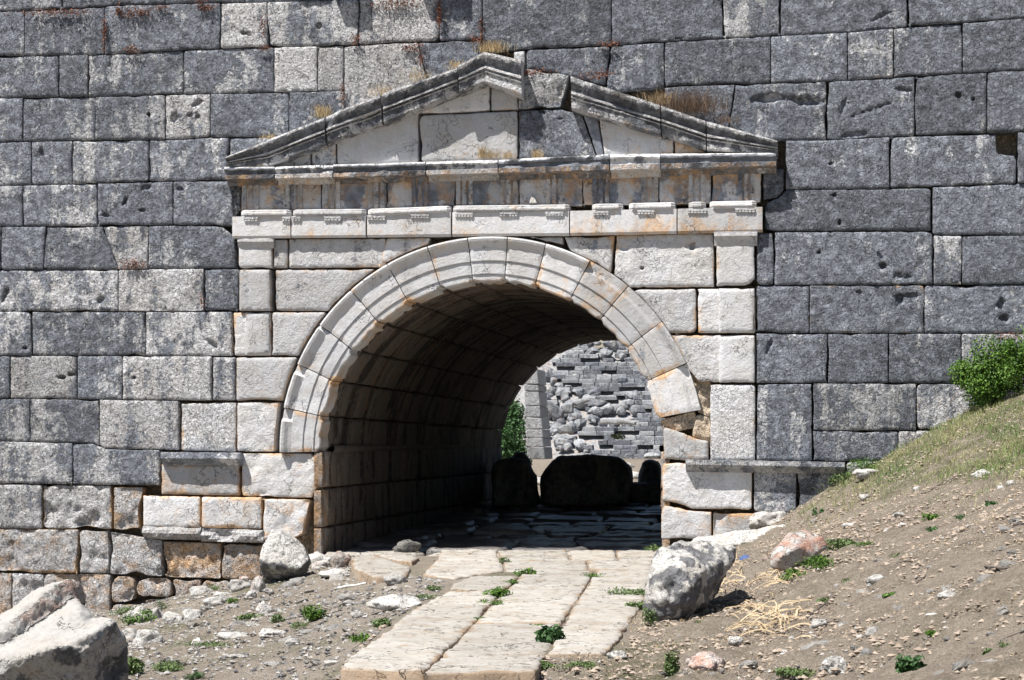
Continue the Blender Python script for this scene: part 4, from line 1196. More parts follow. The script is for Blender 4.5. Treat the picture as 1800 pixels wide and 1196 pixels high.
# packed earth and chips under the tiers
vs, fs, tn = [], [], []
nx_, ny_ = 70, 40
for j in range(ny_ + 1):
    for i in range(nx_ + 1):
        x = -17 + 18 * i / nx_; k = j / ny_ * 27
        vs.append((x, 82.35 + k * DR, .22 + k * HR + noise.noise(Vector((x * 2, k, 3))) * .09)); tn.append((.5, .35, 0))
for j in range(ny_):
    for i in range(nx_):
        a = j * (nx_ + 1) + i; fs.append([a, a + 1, a + nx_ + 2, a + nx_ + 1])
link('rubble_fill', pymesh('fill', vs, fs, True, tn), M['far'], seat)
# tumbled stones on the tiers
nf = 0
LAB = 'tumbled grey stone lying on the ruined seating tiers'
for k in range(900):
    kk = rs.uniform(0, 29); x = rs.uniform(-10.6, -4.2); z = .2 + kk * HR; y = 82.1 + kk * DR
    px, py = to_px((x, y, z + .15))
    if not (930 < px < 1172 and 600 < py < 806): continue
    zn = rubble_zone(px, py)
    if zn < .3 and rs.random() > .03: continue
    if nf > 150: break
    s = rs.choice([.35, .45, .55, .7, .85])
    o = link('tumbled_stone', small_rock((x, y - .1, z), (s * rs.uniform(.9, 1.2), s * .8, s * rs.uniform(.6, .95)), 700 + k, (rs.uniform(.4, .98), rs.uniform(0, .3), .2), sub=2, amp=.3), M['far'], None, origin=(x, y, z))
    tag(o, LAB, 'stone', 'tumbled stones on the far seating'); nf += 1
q = GT(975, 722, 107)
def tilted_block(pxpts, t0, t1, label, seed, tone, mat='far', **kw):
    return rock_thing('fallen_block', [box_px(pxpts, t0, t1, .03)], label, tone, mat=mat, cat='fallen block', seed=seed, **kw)
tilted_block([(952, 708), (964, 704), (992, 722), (990, 734), (976, 738), (952, 716)], 104, 105, 'tilted grooved block lying across the left of the far rubble', 31, (.6, 0, .3), voxel=.06, amp=.03)
tilted_block([(985, 712), (1008, 708), (1008, 726), (992, 728)], 104.5, 105.5, 'squared block with dark underside beside the tilted far block', 32, (.5, 0, .3), voxel=.06, amp=.03)
tilted_block([(1005, 706), (1030, 699), (1041, 704), (1012, 714)], 105, 105.8, 'pale rounded slab on top of the far rubble', 33, (.1, .1, .3), voxel=.06, amp=.03)
tilted_block([(1055, 736), (1090, 735), (1120, 742), (1118, 747), (1056, 745)], 104.6, 105.6, 'long pale slab lying level in the far rubble', 34, (.25, .0, .3), voxel=.06, amp=.03)
tilted_block([(980, 752), (990, 746), (1006, 748), (1009, 762), (982, 763)], 104, 105, 'rounded pale block low on the far tiers', 35, (.4, .0, .3), voxel=.06, amp=.03)
for k, (x, y, w, t) in enumerate([(884, 822, 44, 62), (915, 818, 34, 60), (946, 826, 40, 56), (965, 832, 34, 52), (985, 812, 40, 66), (1010, 806, 30, 80), (1118, 820, 34, 64), (1140, 812, 30, 78), (1156, 828, 30, 60), (1132, 836, 24, 52), (900, 805, 30, 72), (1100, 808, 36, 84)]):
    q = GZ(x, y + 6, .31); s_ = w * t / F
    q = GT(x, y, t); o = link('pale_rock', small_rock((q.x, q.y, .28), (s_, s_ * .8, s_ * .62), 1500 + k, (.12, .12, .3), sub=3, rot=0), M['rock'], None, origin=(q.x, q.y, .28))
    tag(o, 'pale sunlit rock lying beyond the dark fallen blocks', 'rock', 'pale rocks beyond the passage')
# pier of stacked blocks at the end of the retaining wall
pier = empty('stone_pier', GT(940, 806, 60), 'narrow pier of stacked grey blocks beyond the passage', 'pier')
ys_ = [648, 676, 688, 714, 734, 755, 770, 786, 808]
for i in range(len(ys_) - 1):
    y0, y1 = ys_[i], ys_[i + 1]
    def xl(y): return 921 + (y - 648) * .03
    def xr(y): return 945 + (y - 648) * .08
    c = []
    for t in (60, 61.6):
        for (x, y) in ((xl(y1), y1), (xr(y1), y1), (xr(y0), y0), (xl(y0), y0)):
            q = GT(x, y, 60); c.append((q.x, q.y + (t - 60), q.z))
    g_ = .006; jx = rs.uniform(-.012, .012)
    c = [(v[0] + jx, v[1] + rs.uniform(-.01, .01), v[2] + (g_ if k_ % 4 < 2 else -g_)) for k_, v in enumerate(c)]
    me = pymesh('pb', c, [[0, 1, 2, 3], [1, 5, 6, 2], [4, 0, 3, 7], [3, 2, 6, 7], [5, 4, 7, 6], [0, 4, 5, 1]], False, [(.42, .05, .4)] * 8)
    bmx = bmesh.new(); bmx.from_mesh(me); bmesh.ops.bevel(bmx, geom=bmx.edges[:], offset=.02, segments=1, affect='EDGES'); bmx.to_mesh(me); bmx.free()
    at = me.color_attributes.get('tone')
    if at is None: set_tone(me, [(.42, .05, .4)] * len(me.vertices))
    link('pier_block', me, M['far'], pier)
# hillside behind everything
vs, fs, tn = [], [], []
for j in range(30):
    for i in range(60):
        x = -90 + 180 * i / 59; y = 92 + j * 4
        vs.append((x, y, -.5 + 13 * sstep(-4, 12, j) + noise.fractal(Vector((x * .05, y * .05, 1)), 1, 2, 4) * 1.2)); tn.append((.5, .5, 0))
for j in range(29):
    for i in range(59):
        a = j * 60 + i; fs.append([a, a + 1, a + 61, a + 60])
tag(link('hillside', pymesh('hill', vs, fs, True, tn), M['earth']), 'rising ground behind the ruined seating', kind='structure')

# ------------------------------------------------------------------ leaf and blade builders
def leaves(centers, normals, sizes, tones, aspect=.55, seed=0, fold=.0):
    """diamond leaves; arrays (n,3)"""
    n = len(centers); r_ = np.random.default_rng(seed)
    a = r_.normal(size=(n, 3)); a -= (a * normals).sum(1, keepdims=True) * normals; a /= np.linalg.norm(a, axis=1, keepdims=True) + 1e-9
    b = np.cross(normals, a); s = sizes[:, None]
    V = np.stack([centers - a * s, centers + b * s * aspect + normals * s * .15, centers + a * s, centers - b * s * aspect + normals * s * .15], 1).reshape(-1, 3)
    Fc = np.arange(n * 4).reshape(n, 4)
    T = np.repeat(tones, 4)
    return V, Fc, T
def mesh_np(name, V, Fc, T, smooth=False):
    me = bpy.data.meshes.new(name); me.from_pydata(V.tolist(), [], Fc.tolist()); me.update()
    set_tone(me, np.stack([T, np.zeros_like(T), np.zeros_like(T)], 1))
    return me
def blades(base, heights, width, lean, tones, seed=0, dirs=None, seg=2):
    n = len(base); r_ = np.random.default_rng(seed)
    th = r_.uniform(0, 2 * np.pi, n); side = np.stack([np.cos(th), np.sin(th), np.zeros(n)], 1)
    ph = r_.uniform(0, 2 * np.pi, n); ld = np.stack([np.cos(ph), np.sin(ph), np.zeros(n)], 1) * (r_.random((n, 1)) * lean)
    if dirs is not None: ld = ld + dirs
    h = heights[:, None]; up = np.array([[0, 0, 1.0]])
    w = np.asarray(width).reshape(-1, 1) * np.ones((n, 1))
    m1 = base + up * h * .55 + ld * h * .3; tip = base + up * h * (1 - .25 * lean) + ld * h
    V = np.stack([base - side * w, base + side * w, m1 + side * w * .8, m1 - side * w * .8, tip + side * w * .15, tip - side * w * .15], 1).reshape(-1, 3)
    i = np.arange(n)[:, None] * 6
    Fc = np.concatenate([i + np.array([[0, 1, 2, 3]]), i + np.array([[3, 2, 4, 5]])], 0)
    return V, Fc, np.repeat(tones, 6)
def tube(name, pts, r0, r1, mat, n=5, parent=None, origin=None, tone=.5):
    vs, fs = [], []
    for i, p in enumerate(pts):
        a = pts[max(0, i - 1)]; b = pts[min(len(pts) - 1, i + 1)]; d = (Vector(b) - Vector(a)).normalized()
        x = d.orthogonal().normalized(); y = d.cross(x); r = r0 + (r1 - r0) * i / max(1, len(pts) - 1)
        for k in range(n):
            an = 2 * math.pi * k / n; vs.append(Vector(p) + (x * math.cos(an) + y * math.sin(an)) * r)
    for i in range(len(pts) - 1):
        for k in range(n): fs.append([i * n + k, i * n + (k + 1) % n, (i + 1) * n + (k + 1) % n, (i + 1) * n + k])
    me = pymesh(name, vs, fs, True, [(tone, 0, 0)] * len(vs))
    return link(name, me, M[mat], parent, origin=origin)

def leafy(name, c, rx, ry, rz, n, size, mat, label, cat='plant', group=None, seed=0, lumps=6, tone_hi=1.0, stem=None):
    r_ = np.random.default_rng(seed); c = np.array(c)
    L_ = r_.normal(size=(lumps, 3)); L_ /= np.linalg.norm(L_, axis=1, keepdims=True); L_ *= r_.uniform(.3, .75 if lumps < 10 else .95, (lumps, 1)); L_[:, 2] = np.abs(L_[:, 2]) * .9 - .1
    rad = r_.uniform(.3, .55, lumps) if lumps < 10 else r_.uniform(.15, .42, lumps)
    which = r_.integers(0, lumps, n); d = r_.normal(size=(n, 3)); d /= np.linalg.norm(d, axis=1, keepdims=True)
    rr = rad[which] * (r_.random(n) ** .35)
    P_ = L_[which] + d * rr[:, None]
    P_[:, 2] = np.maximum(P_[:, 2], -.35)
    cen = c + P_ * np.array([rx, ry, rz]); cen[:, 2] += rz * .3
    nr = d * .6 + r_.normal(size=(n, 3)) * .5 + np.array([0, 0, .4]); nr /= np.linalg.norm(nr, axis=1, keepdims=True)
    V, Fc, T = leaves(cen, nr, size * r_.uniform(.6, 1.3, n), np.clip(r_.random(n) * tone_hi, 0, 1), seed=seed)
    e = empty(name, tuple(c), label, cat, group)
    o = link('foliage', mesh_np('foliage', V, Fc, T), M[mat], e, origin=tuple(c))
    st, sf = [], []
    ns = 5 if stem is None else stem
    allv, allf = [], []
    for k in range(ns):
        a = c + np.array([r_.normal() * rx * .12, r_.normal() * ry * .12, -rz * .1]); b = c + L_[k % lumps] * np.array([rx, ry, rz]); b[2] += rz * .3
        mid = (a + b) / 2 + r_.normal(size=3) * rx * .08
        w = max(.002, rx * .018)
        for p0, p1 in ((a, mid), (mid, b)):
            kx = len(allv)
            for q_ in (p0, p1):
                for an in (0, 2.1, 4.2): allv.append((q_[0] + math.cos(an) * w, q_[1] + math.sin(an) * w, q_[2]))
            for j in range(3): allf.append([kx + j, kx + (j + 1) % 3, kx + 3 + (j + 1) % 3, kx + 3 + j])
    link('stems', pymesh('stems', allv, allf, True, [(.3, 0, 0)] * len(allv)), M['twig'], e, origin=tuple(c))
    return e

# bushes
b0 = WP(1752, 700, .45)
leafy('green_bush', (b0.x, -.45, b0.z - .06), .52, .42, .58, 17000, .017, 'leaf', 'dense bright green bush growing against the wall at the right edge', 'bush', seed=5, lumps=26, stem=14)
b0 = WP(1815, 690, .6)
leafy('green_bush', (b0.x, -.6, b0.z + .0), .45, .4, .66, 9000, .017, 'leaf', 'rightmost green bush, cut by the photo edge', 'bush', seed=6, lumps=22, stem=12)
b0 = GT(898, 800, 66)
leafy('tall_shrub', (b0.x, b0.y, .3), 1.25, .9, 2.35, 15000, .05, 'ivy', 'dark green shrub left of the stone pier beyond the passage', 'shrub', seed=7, lumps=16, stem=9)
b0 = GT(1088, 772, 106)
leafy('seat_weed', (b0.x, b0.y - .4, b0.z), .5, .25, .3, 260, .05, 'weed', 'green weed growing on the low tiers of far seating', 'plant', seed=8)

# ------------------------------------------------------------------ boulders and rocks on the ground
def tone_top(base, dark):
    def f(c, n, t):
        k = sstep(-.1, .5, n.z + noise.noise(c * 5) * .5)
        return (dark * (1 - k) + base * k, t[1], t[2])
    return f
t0 = 16.4
def coltone(c, n, t):
    x, y = to_px(c); k = noise.noise(c * 6)
    if n.z < .72 and 20 < x < 150 and y < 1118: return (.5, .42, .0)     # brown weathered hollow
    if n.z > .3 + k * .4: return (.0, .12, .75)
    return (.42 + k * .6, .1, .3)  # front and underside darkened in the colour to suggest undershadow
rock_thing('broken_column_stone', [
    P3([(-70, 1128, 0), (0, 1110, .0), (70, 1034, .5), (84, 1026, .55), (116, 1016, .6), (140, 1024, .65), (148, 1052, .75), (120, 1080, .62), (60, 1120, .25), (20, 1150, .0), (-70, 1160, -.1),
        (-60, 1130, .6), (60, 1060, 1.0), (130, 1035, 1.1), (140, 1090, 1.1), (-70, 1220, .3), (150, 1160, .8), (60, 1200, .3), (100, 1150, .45)], t0),
    P3([(-70, 1160, -.2), (40, 1156, -.35), (110, 1134, -.33), (156, 1118, -.2), (203, 1090, .1), (176, 1086, .5), (112, 1112, .45), (0, 1146, .2), (150, 1148, -.28), (148, 1240, -.1), (-70, 1240, -.25), (205, 1100, .2), (200, 1235, .5), (-60, 1235, .7)], t0),
    P3([(-60, 1128, .15), (60, 1078, .4), (132, 1046, .6), (165, 1085, .5), (-60, 1166, -.05), (60, 1142, -.1), (150, 1113, .1), (120, 1155, .5), (-60, 1175, .5)], t0),
    P3([(150, 1130, .1), (200, 1100, .1), (212, 1112, .2), (226, 1132, .25), (226, 1180, .25), (214, 1215, .3), (160, 1235, .2), (200, 1150, .7), (160, 1220, .7)], t0),
], 'large broken column stone with a hollowed top in the lower left corner', (.3, .12, .7), voxel=.02, amp=.022, freq=4.5, seed=9, cat='broken stone', tonefn=coltone, smooth_it=1, fine=.6)
q = G(492, 1024); t0 = (q - CAM).dot(Vector((-SN, CS, 0))) - .05
rock_thing('squared_boulder', [P3([(456, 984, -.1), (457, 998, -.08), (528, 999, -.12), (544, 984, -.02), (477, 930, .12), (486, 930, .2), (534, 960, .15), (505, 934, .45), (464, 1026, .2), (522, 1027, .2), (462, 960, .0), (536, 975, .5), (470, 1020, .6), (530, 1018, .6), (546, 990, .3), (532, 1018, .2)], t0)],
           'grey squared boulder tipped against the wall foot left of the arch', (.5, .0, .3), voxel=.018, amp=.012, freq=6, seed=10, cat='boulder', tonefn=tone_top(.5, .7), fine=.8)
q = G(1165, 1093); t0 = (q - CAM).dot(Vector((-SN, CS, 0))) + .1
rock_thing('speckled_boulder', [P3([(1146, 986, .1), (1162, 964, .25), (1192, 950, .4), (1242, 948, .6), (1288, 962, .7), (1292, 978, .6), (1268, 1004, .35), (1248, 1035, .2), (1238, 1062, .1), (1192, 1090, -.05), (1160, 1100, -.1),
    (1138, 1090, .0), (1132, 1052, .05), (1140, 1012, .05), (1170, 1020, -.2), (1215, 1030, -.15), (1190, 1060, -.22), (1160, 1060, -.2), (1240, 1000, .1), (1200, 985, .0), (1180, 1000, .9), (1280, 980, 1.1), (1240, 1070, .9), (1150, 1080, .7)], t0)],
    'big rounded boulder mottled white and grey at the right edge of the paving', (.45, .0, .2), voxel=.018, amp=.035, freq=4.5, seed=11, cat='boulder', tonefn=lambda c, n, t: (.66 + .75 * noise.noise(c * 7) - .1 * n.z + .3 * noise.noise(c * 17), .0, .3), fine=.45)
q = G(1300, 962); t0 = (q - CAM).dot(Vector((-SN, CS, 0)))
rock_thing('ledge_rock', [P3([(1205, 960, 0), (1222, 946, .1), (1268, 939, .2), (1330, 930, .3), (1388, 920, .4), (1418, 923, .5), (1412, 934, .4), (1340, 950, .05), (1284, 962, -.05), (1220, 970, 0), (1300, 940, .8), (1400, 935, .9), (1230, 965, .7)], t0)],
           'long low pale ledge of rock behind the speckled boulder', (.08, .05, .2), voxel=.025, amp=.02, freq=5, seed=12, cat='rock', fine=.5)
q = G(1380, 1005); t0 = (q - CAM).dot(Vector((-SN, CS, 0))) + .05
def redtone(c, n, t):
    x, y = to_px(c)
    w = noise.noise(c * 9 + Vector((4, 0, 0)))
    if n.z > .25 and w < .18: return (.05, .62, .2)
    if w > .18 and n.z > 0: return (.0, .0, .6)
    return (.35, .45, .2)
rock_thing('rust_red_rock', [P3([(1386, 938, .15), (1414, 930, .25), (1446, 946, .2), (1454, 962, .15), (1432, 976, .0), (1388, 1000, -.05), (1366, 1008, -.02), (1353, 994, .0), (1356, 968, .05), (1400, 962, -.1), (1370, 980, -.12), (1430, 950, .5), (1380, 990, .4), (1440, 975, .4)], t0)],
           'angular rock with a rust red top on the bank', (.2, .5, .2), voxel=.018, amp=.012, freq=6, seed=13, cat='rock', tonefn=redtone)

# named loose rocks: px centre, px base row, width px, height px, lichen, rust, label
RK = [
 (257, 1136, 52, 40, .1, .0, 'white rounded rock beside the broken column stone'), (225, 1128, 40, 30, .15, .05, 'pale lumpy rock touching the broken column stone'),
 (243, 1098, 46, 34, .55, 0, 'dark grey slanting rock below the wall at left'), (266, 1092, 40, 38, .1, 0, 'white wedge rock leaning below the left wall'),
 (300, 1096, 44, 30, .5, .05, 'grey ridged rock near the middle of the left wall foot'), (336, 1088, 44, 20, .1, 0, 'thin white pointed slab in the left rubble'),
 (350, 1046, 38, 24, .1, .1, 'pale rock against the reddish wall foot'), (385, 1052, 34, 16, .05, 0, 'flat white chip stone beneath the reddish blocks'),
 (374, 1066, 40, 22, .1, 0, 'white cracked rock among the green sprigs'), (418, 1042, 44, 30, .25, .0, 'striped grey rock near the squared boulder'),
 (449, 1042, 36, 38, .15, .3, 'pale ochre rock just left of the squared boulder'), (440, 1052, 22, 18, .15, .0, 'small pale rock under the ochre rock'),
 (462, 1080, 24, 28, .5, 0, 'small upright grey stone standing on the gravel'), (428, 1020, 22, 18, .1, .4, 'small orange stone at the wall foot'),
 (555, 982, 52, 34, .3, 0, 'rough grey block right of the squared boulder'), (562, 1000, 34, 22, .05, .35, 'warm beige stone at the passage corner'), (597, 998, 34, 40, .05, .4, 'taller ochre stone at the left passage jamb'),
 (585, 1018, 66, 20, .2, 0, 'long flat grey stone below the passage corner'), (663, 1030, 22, 14, .1, 0, 'tiny pale stone left of the small slab'), (692, 1030, 44, 24, .15, .0, 'pale slab fragment at the left edge of the paving'),
 (690, 1076, 90, 42, .03, .0, 'big white rock at the left edge of the road'), (624, 1088, 25, 20, .1, 0, 'small white stone on the gravel left of the road'), (548, 1084, 26, 20, .1, .3, 'ochre stone on the gravel left of the road'),
 (402, 1125, 60, 18, .1, .1, 'flat pale stone half sunk in the left gravel'), (470, 1120, 52, 16, .05, .1, 'flat whitish stone right of its sunken neighbour'), (345, 1140, 22, 22, .35, .2, 'brown grey stone in the left weeds'),
 (512, 1136, 26, 18, .45, .2, 'dark brown stone in the left gravel'), (415, 1160, 34, 12, .1, .1, 'thin pale slab on the lower left gravel'), (580, 1170, 26, 14, .1, .1, 'small pale stone near the lower left road edge'),
 (898, 1204, 64, 34, .35, 0, 'grey rock at the bottom edge below the road'), (1081, 1158, 42, 18, .45, 0, 'low grey stone right of the road end'), (1240, 1178, 62, 46, .2, .55, 'reddish rock low on the bank near the bottom edge'),
 (1291, 1136, 32, 24, .05, .1, 'white stone beside the pale stalks'), (1437, 1106, 30, 24, .05, .05, 'pale stone above the right end of the stalks'), (1472, 1178, 50, 32, .3, 0, 'grey stone near the bottom of the bank'),
 (1546, 1030, 42, 26, .3, .05, 'grey white stone in the middle of the bank'), (1664, 1053, 48, 22, .4, 0, 'streaked grey stone right of the middle bank'), (1511, 1124, 14, 14, .05, 0, 'tiny grey stone left of a white pair'),
 (1536, 1118, 28, 20, .03, .0, 'white knobbly stone on the lower bank'), (1642, 1086, 26, 12, .05, .2, 'flat cream stone low on the right bank'), (1517, 884, 24, 20, .08, 0, 'white angular stone below the grass edge'),
 (1613, 864, 14, 14, .4, 0, 'small grey stone at the edge of the grass'), (1758, 862, 16, 12, .1, .05, 'small pale stone high on the right bank'), (1776, 856, 20, 14, .15, .2, 'tan stone high on the right bank'),
 (1580, 908, 26, 10, .1, .1, 'flat stone on the upper middle bank'), (1492, 926, 32, 10, .05, .05, 'thin white slab behind the rust red rock'), (1585, 926, 20, 10, .1, .5, 'reddish flat stone on the upper bank'),
 (1560, 936, 12, 10, .1, .3, 'round tan pebble below the reddish flat stone'), (1347, 986, 16, 12, .1, .5, 'small reddish stone left of the rust red rock'), (1352, 915, 90, 40, .15, .0, 'pale slanting rock at the right foot of the wall'),
 (1530, 842, 60, 20, .1, .1, 'pale rock at the end of the right ledge'), (1730, 840, 40, 18, .1, .1, 'pale flat rock in the upper right grass edge'), (1774, 702, 40, 22, .35, .0, 'grey rock under the right bush'),
 (1377, 1090, 14, 14, .2, 0, 'small grey stone on top of the pale stalks'), (1391, 1128, 18, 14, .05, 0, 'small white stone below the pale stalks'), (1480, 1104, 14, 10, .05, .2, 'little cream stone on the lower bank'),
 (1382, 1150, 14, 12, .1, 0, 'small bluish white stone near the bottom of the bank'), (1198, 1035, 12, 8, .1, .2, 'little stone on the paving near the speckled boulder'),
]
for k, (x, y, w, h, l, ru, lab) in enumerate(RK):
    q = G(x, y); t = (q - CAM).dot(Vector((-SN, CS, 0))); s = t / F
    W_, H_ = w * s * 1.1, h * s * 1.15
    big = w > 30
    me = small_rock((q.x, q.y + W_ * .3, gz1(q.x, q.y + W_ * .3) - H_ * .12), (W_, W_ * .8, H_ * 1.05), 900 + k, (l, ru, .15), sub=4 if big else 3, amp=.35, rot=0)
    o = link('loose_rock', me, M['rock'], None, origin=(q.x, q.y, q.z)); tag(o, lab, 'rock')
    try: me.shade_smooth()
    except Exception: pass

# shared-look small stones (countable) and gravel (not countable)
proto = [small_rock((0, 0, 0), (1, .8, .6), 2000 + k, (.1 + .1 * (k % 4), .15 * (k % 3), .2), sub=2, amp=.4) for k in range(12)]
for p_ in proto: p_.materials.append(M['rock'])
rp = random.Random(77)
n_ = 0
while n_ < 230:
    px = rp.uniform(150, 1800); py = 1196 - abs(rp.gauss(0, 150))
    if py < 860: continue
    if 700 < px < 1130 and py < 1190: continue
    q = G(px, py)
    if q.y > -.15: continue
    left = px < 740
    if not left and rp.random() < .45: continue
    s = rp.uniform(.035, .08) if rp.random() < .68 else rp.uniform(.09, .18)
    o = bpy.data.objects.new('small_stone', proto[rp.randrange(12)]); COL.objects.link(o)
    o.location = (q.x, q.y, q.z - s * .12); o.scale = (s * rp.uniform(.8, 1.4), s, s * rp.uniform(.6, 1)); o.rotation_euler = (rp.uniform(-.3, .3), rp.uniform(-.3, .3), rp.uniform(0, 6.28))
    tag(o, 'small loose limestone fragment left of the paved road' if left else 'small loose limestone fragment on the bare earth bank', 'stone', 'small stones on the gravel' if left else 'small stones on the bank')
    n_ += 1

n_ = 0
while n_ < 55:      # rubble fallen along the left wall foot
    px = rp.uniform(170, 640); py = rp.uniform(1030, 1120) - (px - 170) * .07
    q = G(px, py)
    if q.y > -.2: continue
    s = rp.uniform(.08, .26)
    o = bpy.data.objects.new('rubble_piece', proto[rp.randrange(12)]); COL.objects.link(o)
    o.location = (q.x, q.y, q.z - s * .12); o.scale = (s * rp.uniform(.9, 1.4), s, s * rp.uniform(.6, 1)); o.rotation_euler = (rp.uniform(-.4, .4), rp.uniform(-.4, .4), rp.uniform(0, 6.28))
    tag(o, 'pale rubble stone fallen along the foot of the wall left of the gate', 'stone', 'rubble stones along the left wall foot'); n_ += 1

def scatter_px(n, x0, x1, y0, y1, seed, dens=None):
    """random ground points in a region, found from the world side"""
    r_ = np.random.default_rng(seed); out = []
    return r_
def region_points(n, seed, xr=(-6.2, 7.0), yr=(-17, -.05), keep=None):
    r_ = np.random.default_rng(seed); P_ = np.stack([r_.uniform(*xr, n), r_.uniform(*yr, n)], 1)
    d = P_ - np.array([CAM.x, CAM.y]); t = -d[:, 0] * SN + d[:, 1] * CS; rx = (d[:, 0] * CS + d[:, 1] * SN) / t * F + PX
    m_ = (rx > -120) & (rx < 1920)
    if keep is not None: m_ &= keep(P_[:, 0], P_[:, 1], rx, r_)
    P_ = P_[m_]; z = np.concatenate([ground_full(P_[i:i + 4000, 0], P_[i:i + 4000, 1]) for i in range(0, len(P_), 4000)])
    return np.column_stack([P_, z]), r_
def on_road(x, y): return (road_mask(x, y, .12) > .4) & (y > -12.7)
def gravel(name, n, smin, smax, seed, keep, label, mat, tones):
    P_, r_ = region_points(n, seed, keep=keep)
    m_ = len(P_); base = np.array([[1, 0, 0], [-1, 0, 0], [0, 1, 0], [0, -1, 0], [0, 0, 1], [0, 0, -1]], float)
    Fo = np.array([[0, 2, 4], [2, 1, 4], [1, 3, 4], [3, 0, 4], [2, 0, 5], [1, 2, 5], [3, 1, 5], [0, 3, 5]])
    s = smin + (smax - smin) * r_.random(m_) ** 5
    jit = base[None] * r_.uniform(.55, 1.2, (m_, 6, 1)) + r_.normal(size=(m_, 6, 3)) * .16
    jit[:, :, 2] *= .6
    th = r_.uniform(0, 6.28, m_); c_, s_ = np.cos(th)[:, None], np.sin(th)[:, None]
    X = jit[:, :, 0] * c_ - jit[:, :, 1] * s_; Y = jit[:, :, 0] * s_ + jit[:, :, 1] * c_
    V = np.stack([X, Y, jit[:, :, 2]], 2) * s[:, None, None] + P_[:, None, :] + np.array([0, 0, .012])
    Fc = (Fo[None] + (np.arange(m_) * 6)[:, None, None]).reshape(-1, 3)
    me = bpy.data.meshes.new(name); me.from_pydata(V.reshape(-1, 3).tolist(), [], Fc.tolist()); me.update()
    T = np.zeros((m_ * 6, 3)); l = r_.uniform(tones[0], tones[1], m_); T[:, 0] = np.repeat(l, 6); T[:, 1] = np.repeat(r_.uniform(0, tones[2], m_), 6); T[:, 2] = .3
    set_tone(me, T)
    o = link(name, me, M[mat]); tag(o, label, kind='stuff'); return o
gravel('gravel', 85000, .004, .036, 5, lambda x, y, rx, r_: (x < 1.0) & ~on_road(x, y) & (r_.random(len(x)) < .75), 'pale limestone chips over the ground left of the road', 'rock', (.0, .9, .3))
gravel('bank_gravel', 26000, .005, .022, 6, lambda x, y, rx, r_: (x > 1.0) & ~on_road(x, y) & (r_.random(len(x)) < .55), 'pale limestone chips over the earth bank', 'rock', (0, .7, .4))
M['clod'] = mat_leaf('earth_clod', (0.28, 0.225, 0.178), (0.42, 0.35, 0.285), rough=.95)
gravel('earth_clods', 110000, .005, .032, 7, lambda x, y, rx, r_: (x > .6) & ~on_road(x, y), 'dry crumbled clods of earth on the bank', 'clod', (0, 1, .5))

# ------------------------------------------------------------------ grass and weeds
def grass(name, n, seed, keep, h0, h1, w, label, mat, lean=.8, tb=(0, 1)):
    P_, r_ = region_points(n, seed, keep=keep)
    m_ = len(P_); V, Fc, T = blades(P_, r_.uniform(h0, h1, m_) * (.75 + 1.1 * np.clip(nz(P_[:, 0], P_[:, 1], 3.2, seed), -.4, .6)), w, lean, np.clip(r_.uniform(tb[0], tb[1], m_) * .8 + .1 + nz(P_[:, 0], P_[:, 1], 1.6, seed + 3) * 1.1, 0, 1), seed)
    o = link(name, mesh_np(name, V, Fc, T), M[mat]); tag(o, label, kind='stuff'); return o
def nz(x, y, f, s): return np.array([noise.noise(Vector((a * f, b * f, s))) for a, b in zip(x, y)])
def bank_keep(x, y, rx, r_):
    e = y + 2.7 * (x - 4.2) + 1.5 + nz(x, y, 1.5, 5) * 1.6 + nz(x, y, 5, 6) * .8
    k = 1 / (1 + np.exp(-e * 2.6))
    return (x > 3.2) & (y < -.08) & (r_.random(len(x)) < k)
grass('bank_grass', 330000, 31, bank_keep, .04, .13, .0026, 'short grass, part green and part dried, along the top of the bank', 'grass', tb=(0, 1))
grass('sparse_grass', 30000, 32, lambda x, y, rx, r_: ~on_road(x, y) & (nz(x, y, 1.3, 15) > .28) & (y < -.3), .015, .05, .002, 'thin scattered grass and low weeds on the stony ground', 'weed')
grass('dry_litter', 45000, 33, lambda x, y, rx, r_: (x > 2.2) & (nz(x, y, 1.0, 25) > -.12), .015, .055, .002, 'dry grass litter on the earth bank', 'straw', lean=1.6)
def seam_keep(x, y, rx, r_):
    j = np.minimum(np.abs(x - (1.2 + (-y - 4) * .045)), np.abs(x - (1.95 + (-y - 4) * .03)))
    return on_road(x, y) & (j < .05) & (nz(x, y, 1.1, 35) > .12)
grass('seam_grass', 60000, 34, seam_keep, .015, .045, .0022, 'green grass growing in the joints of the paving', 'weed')

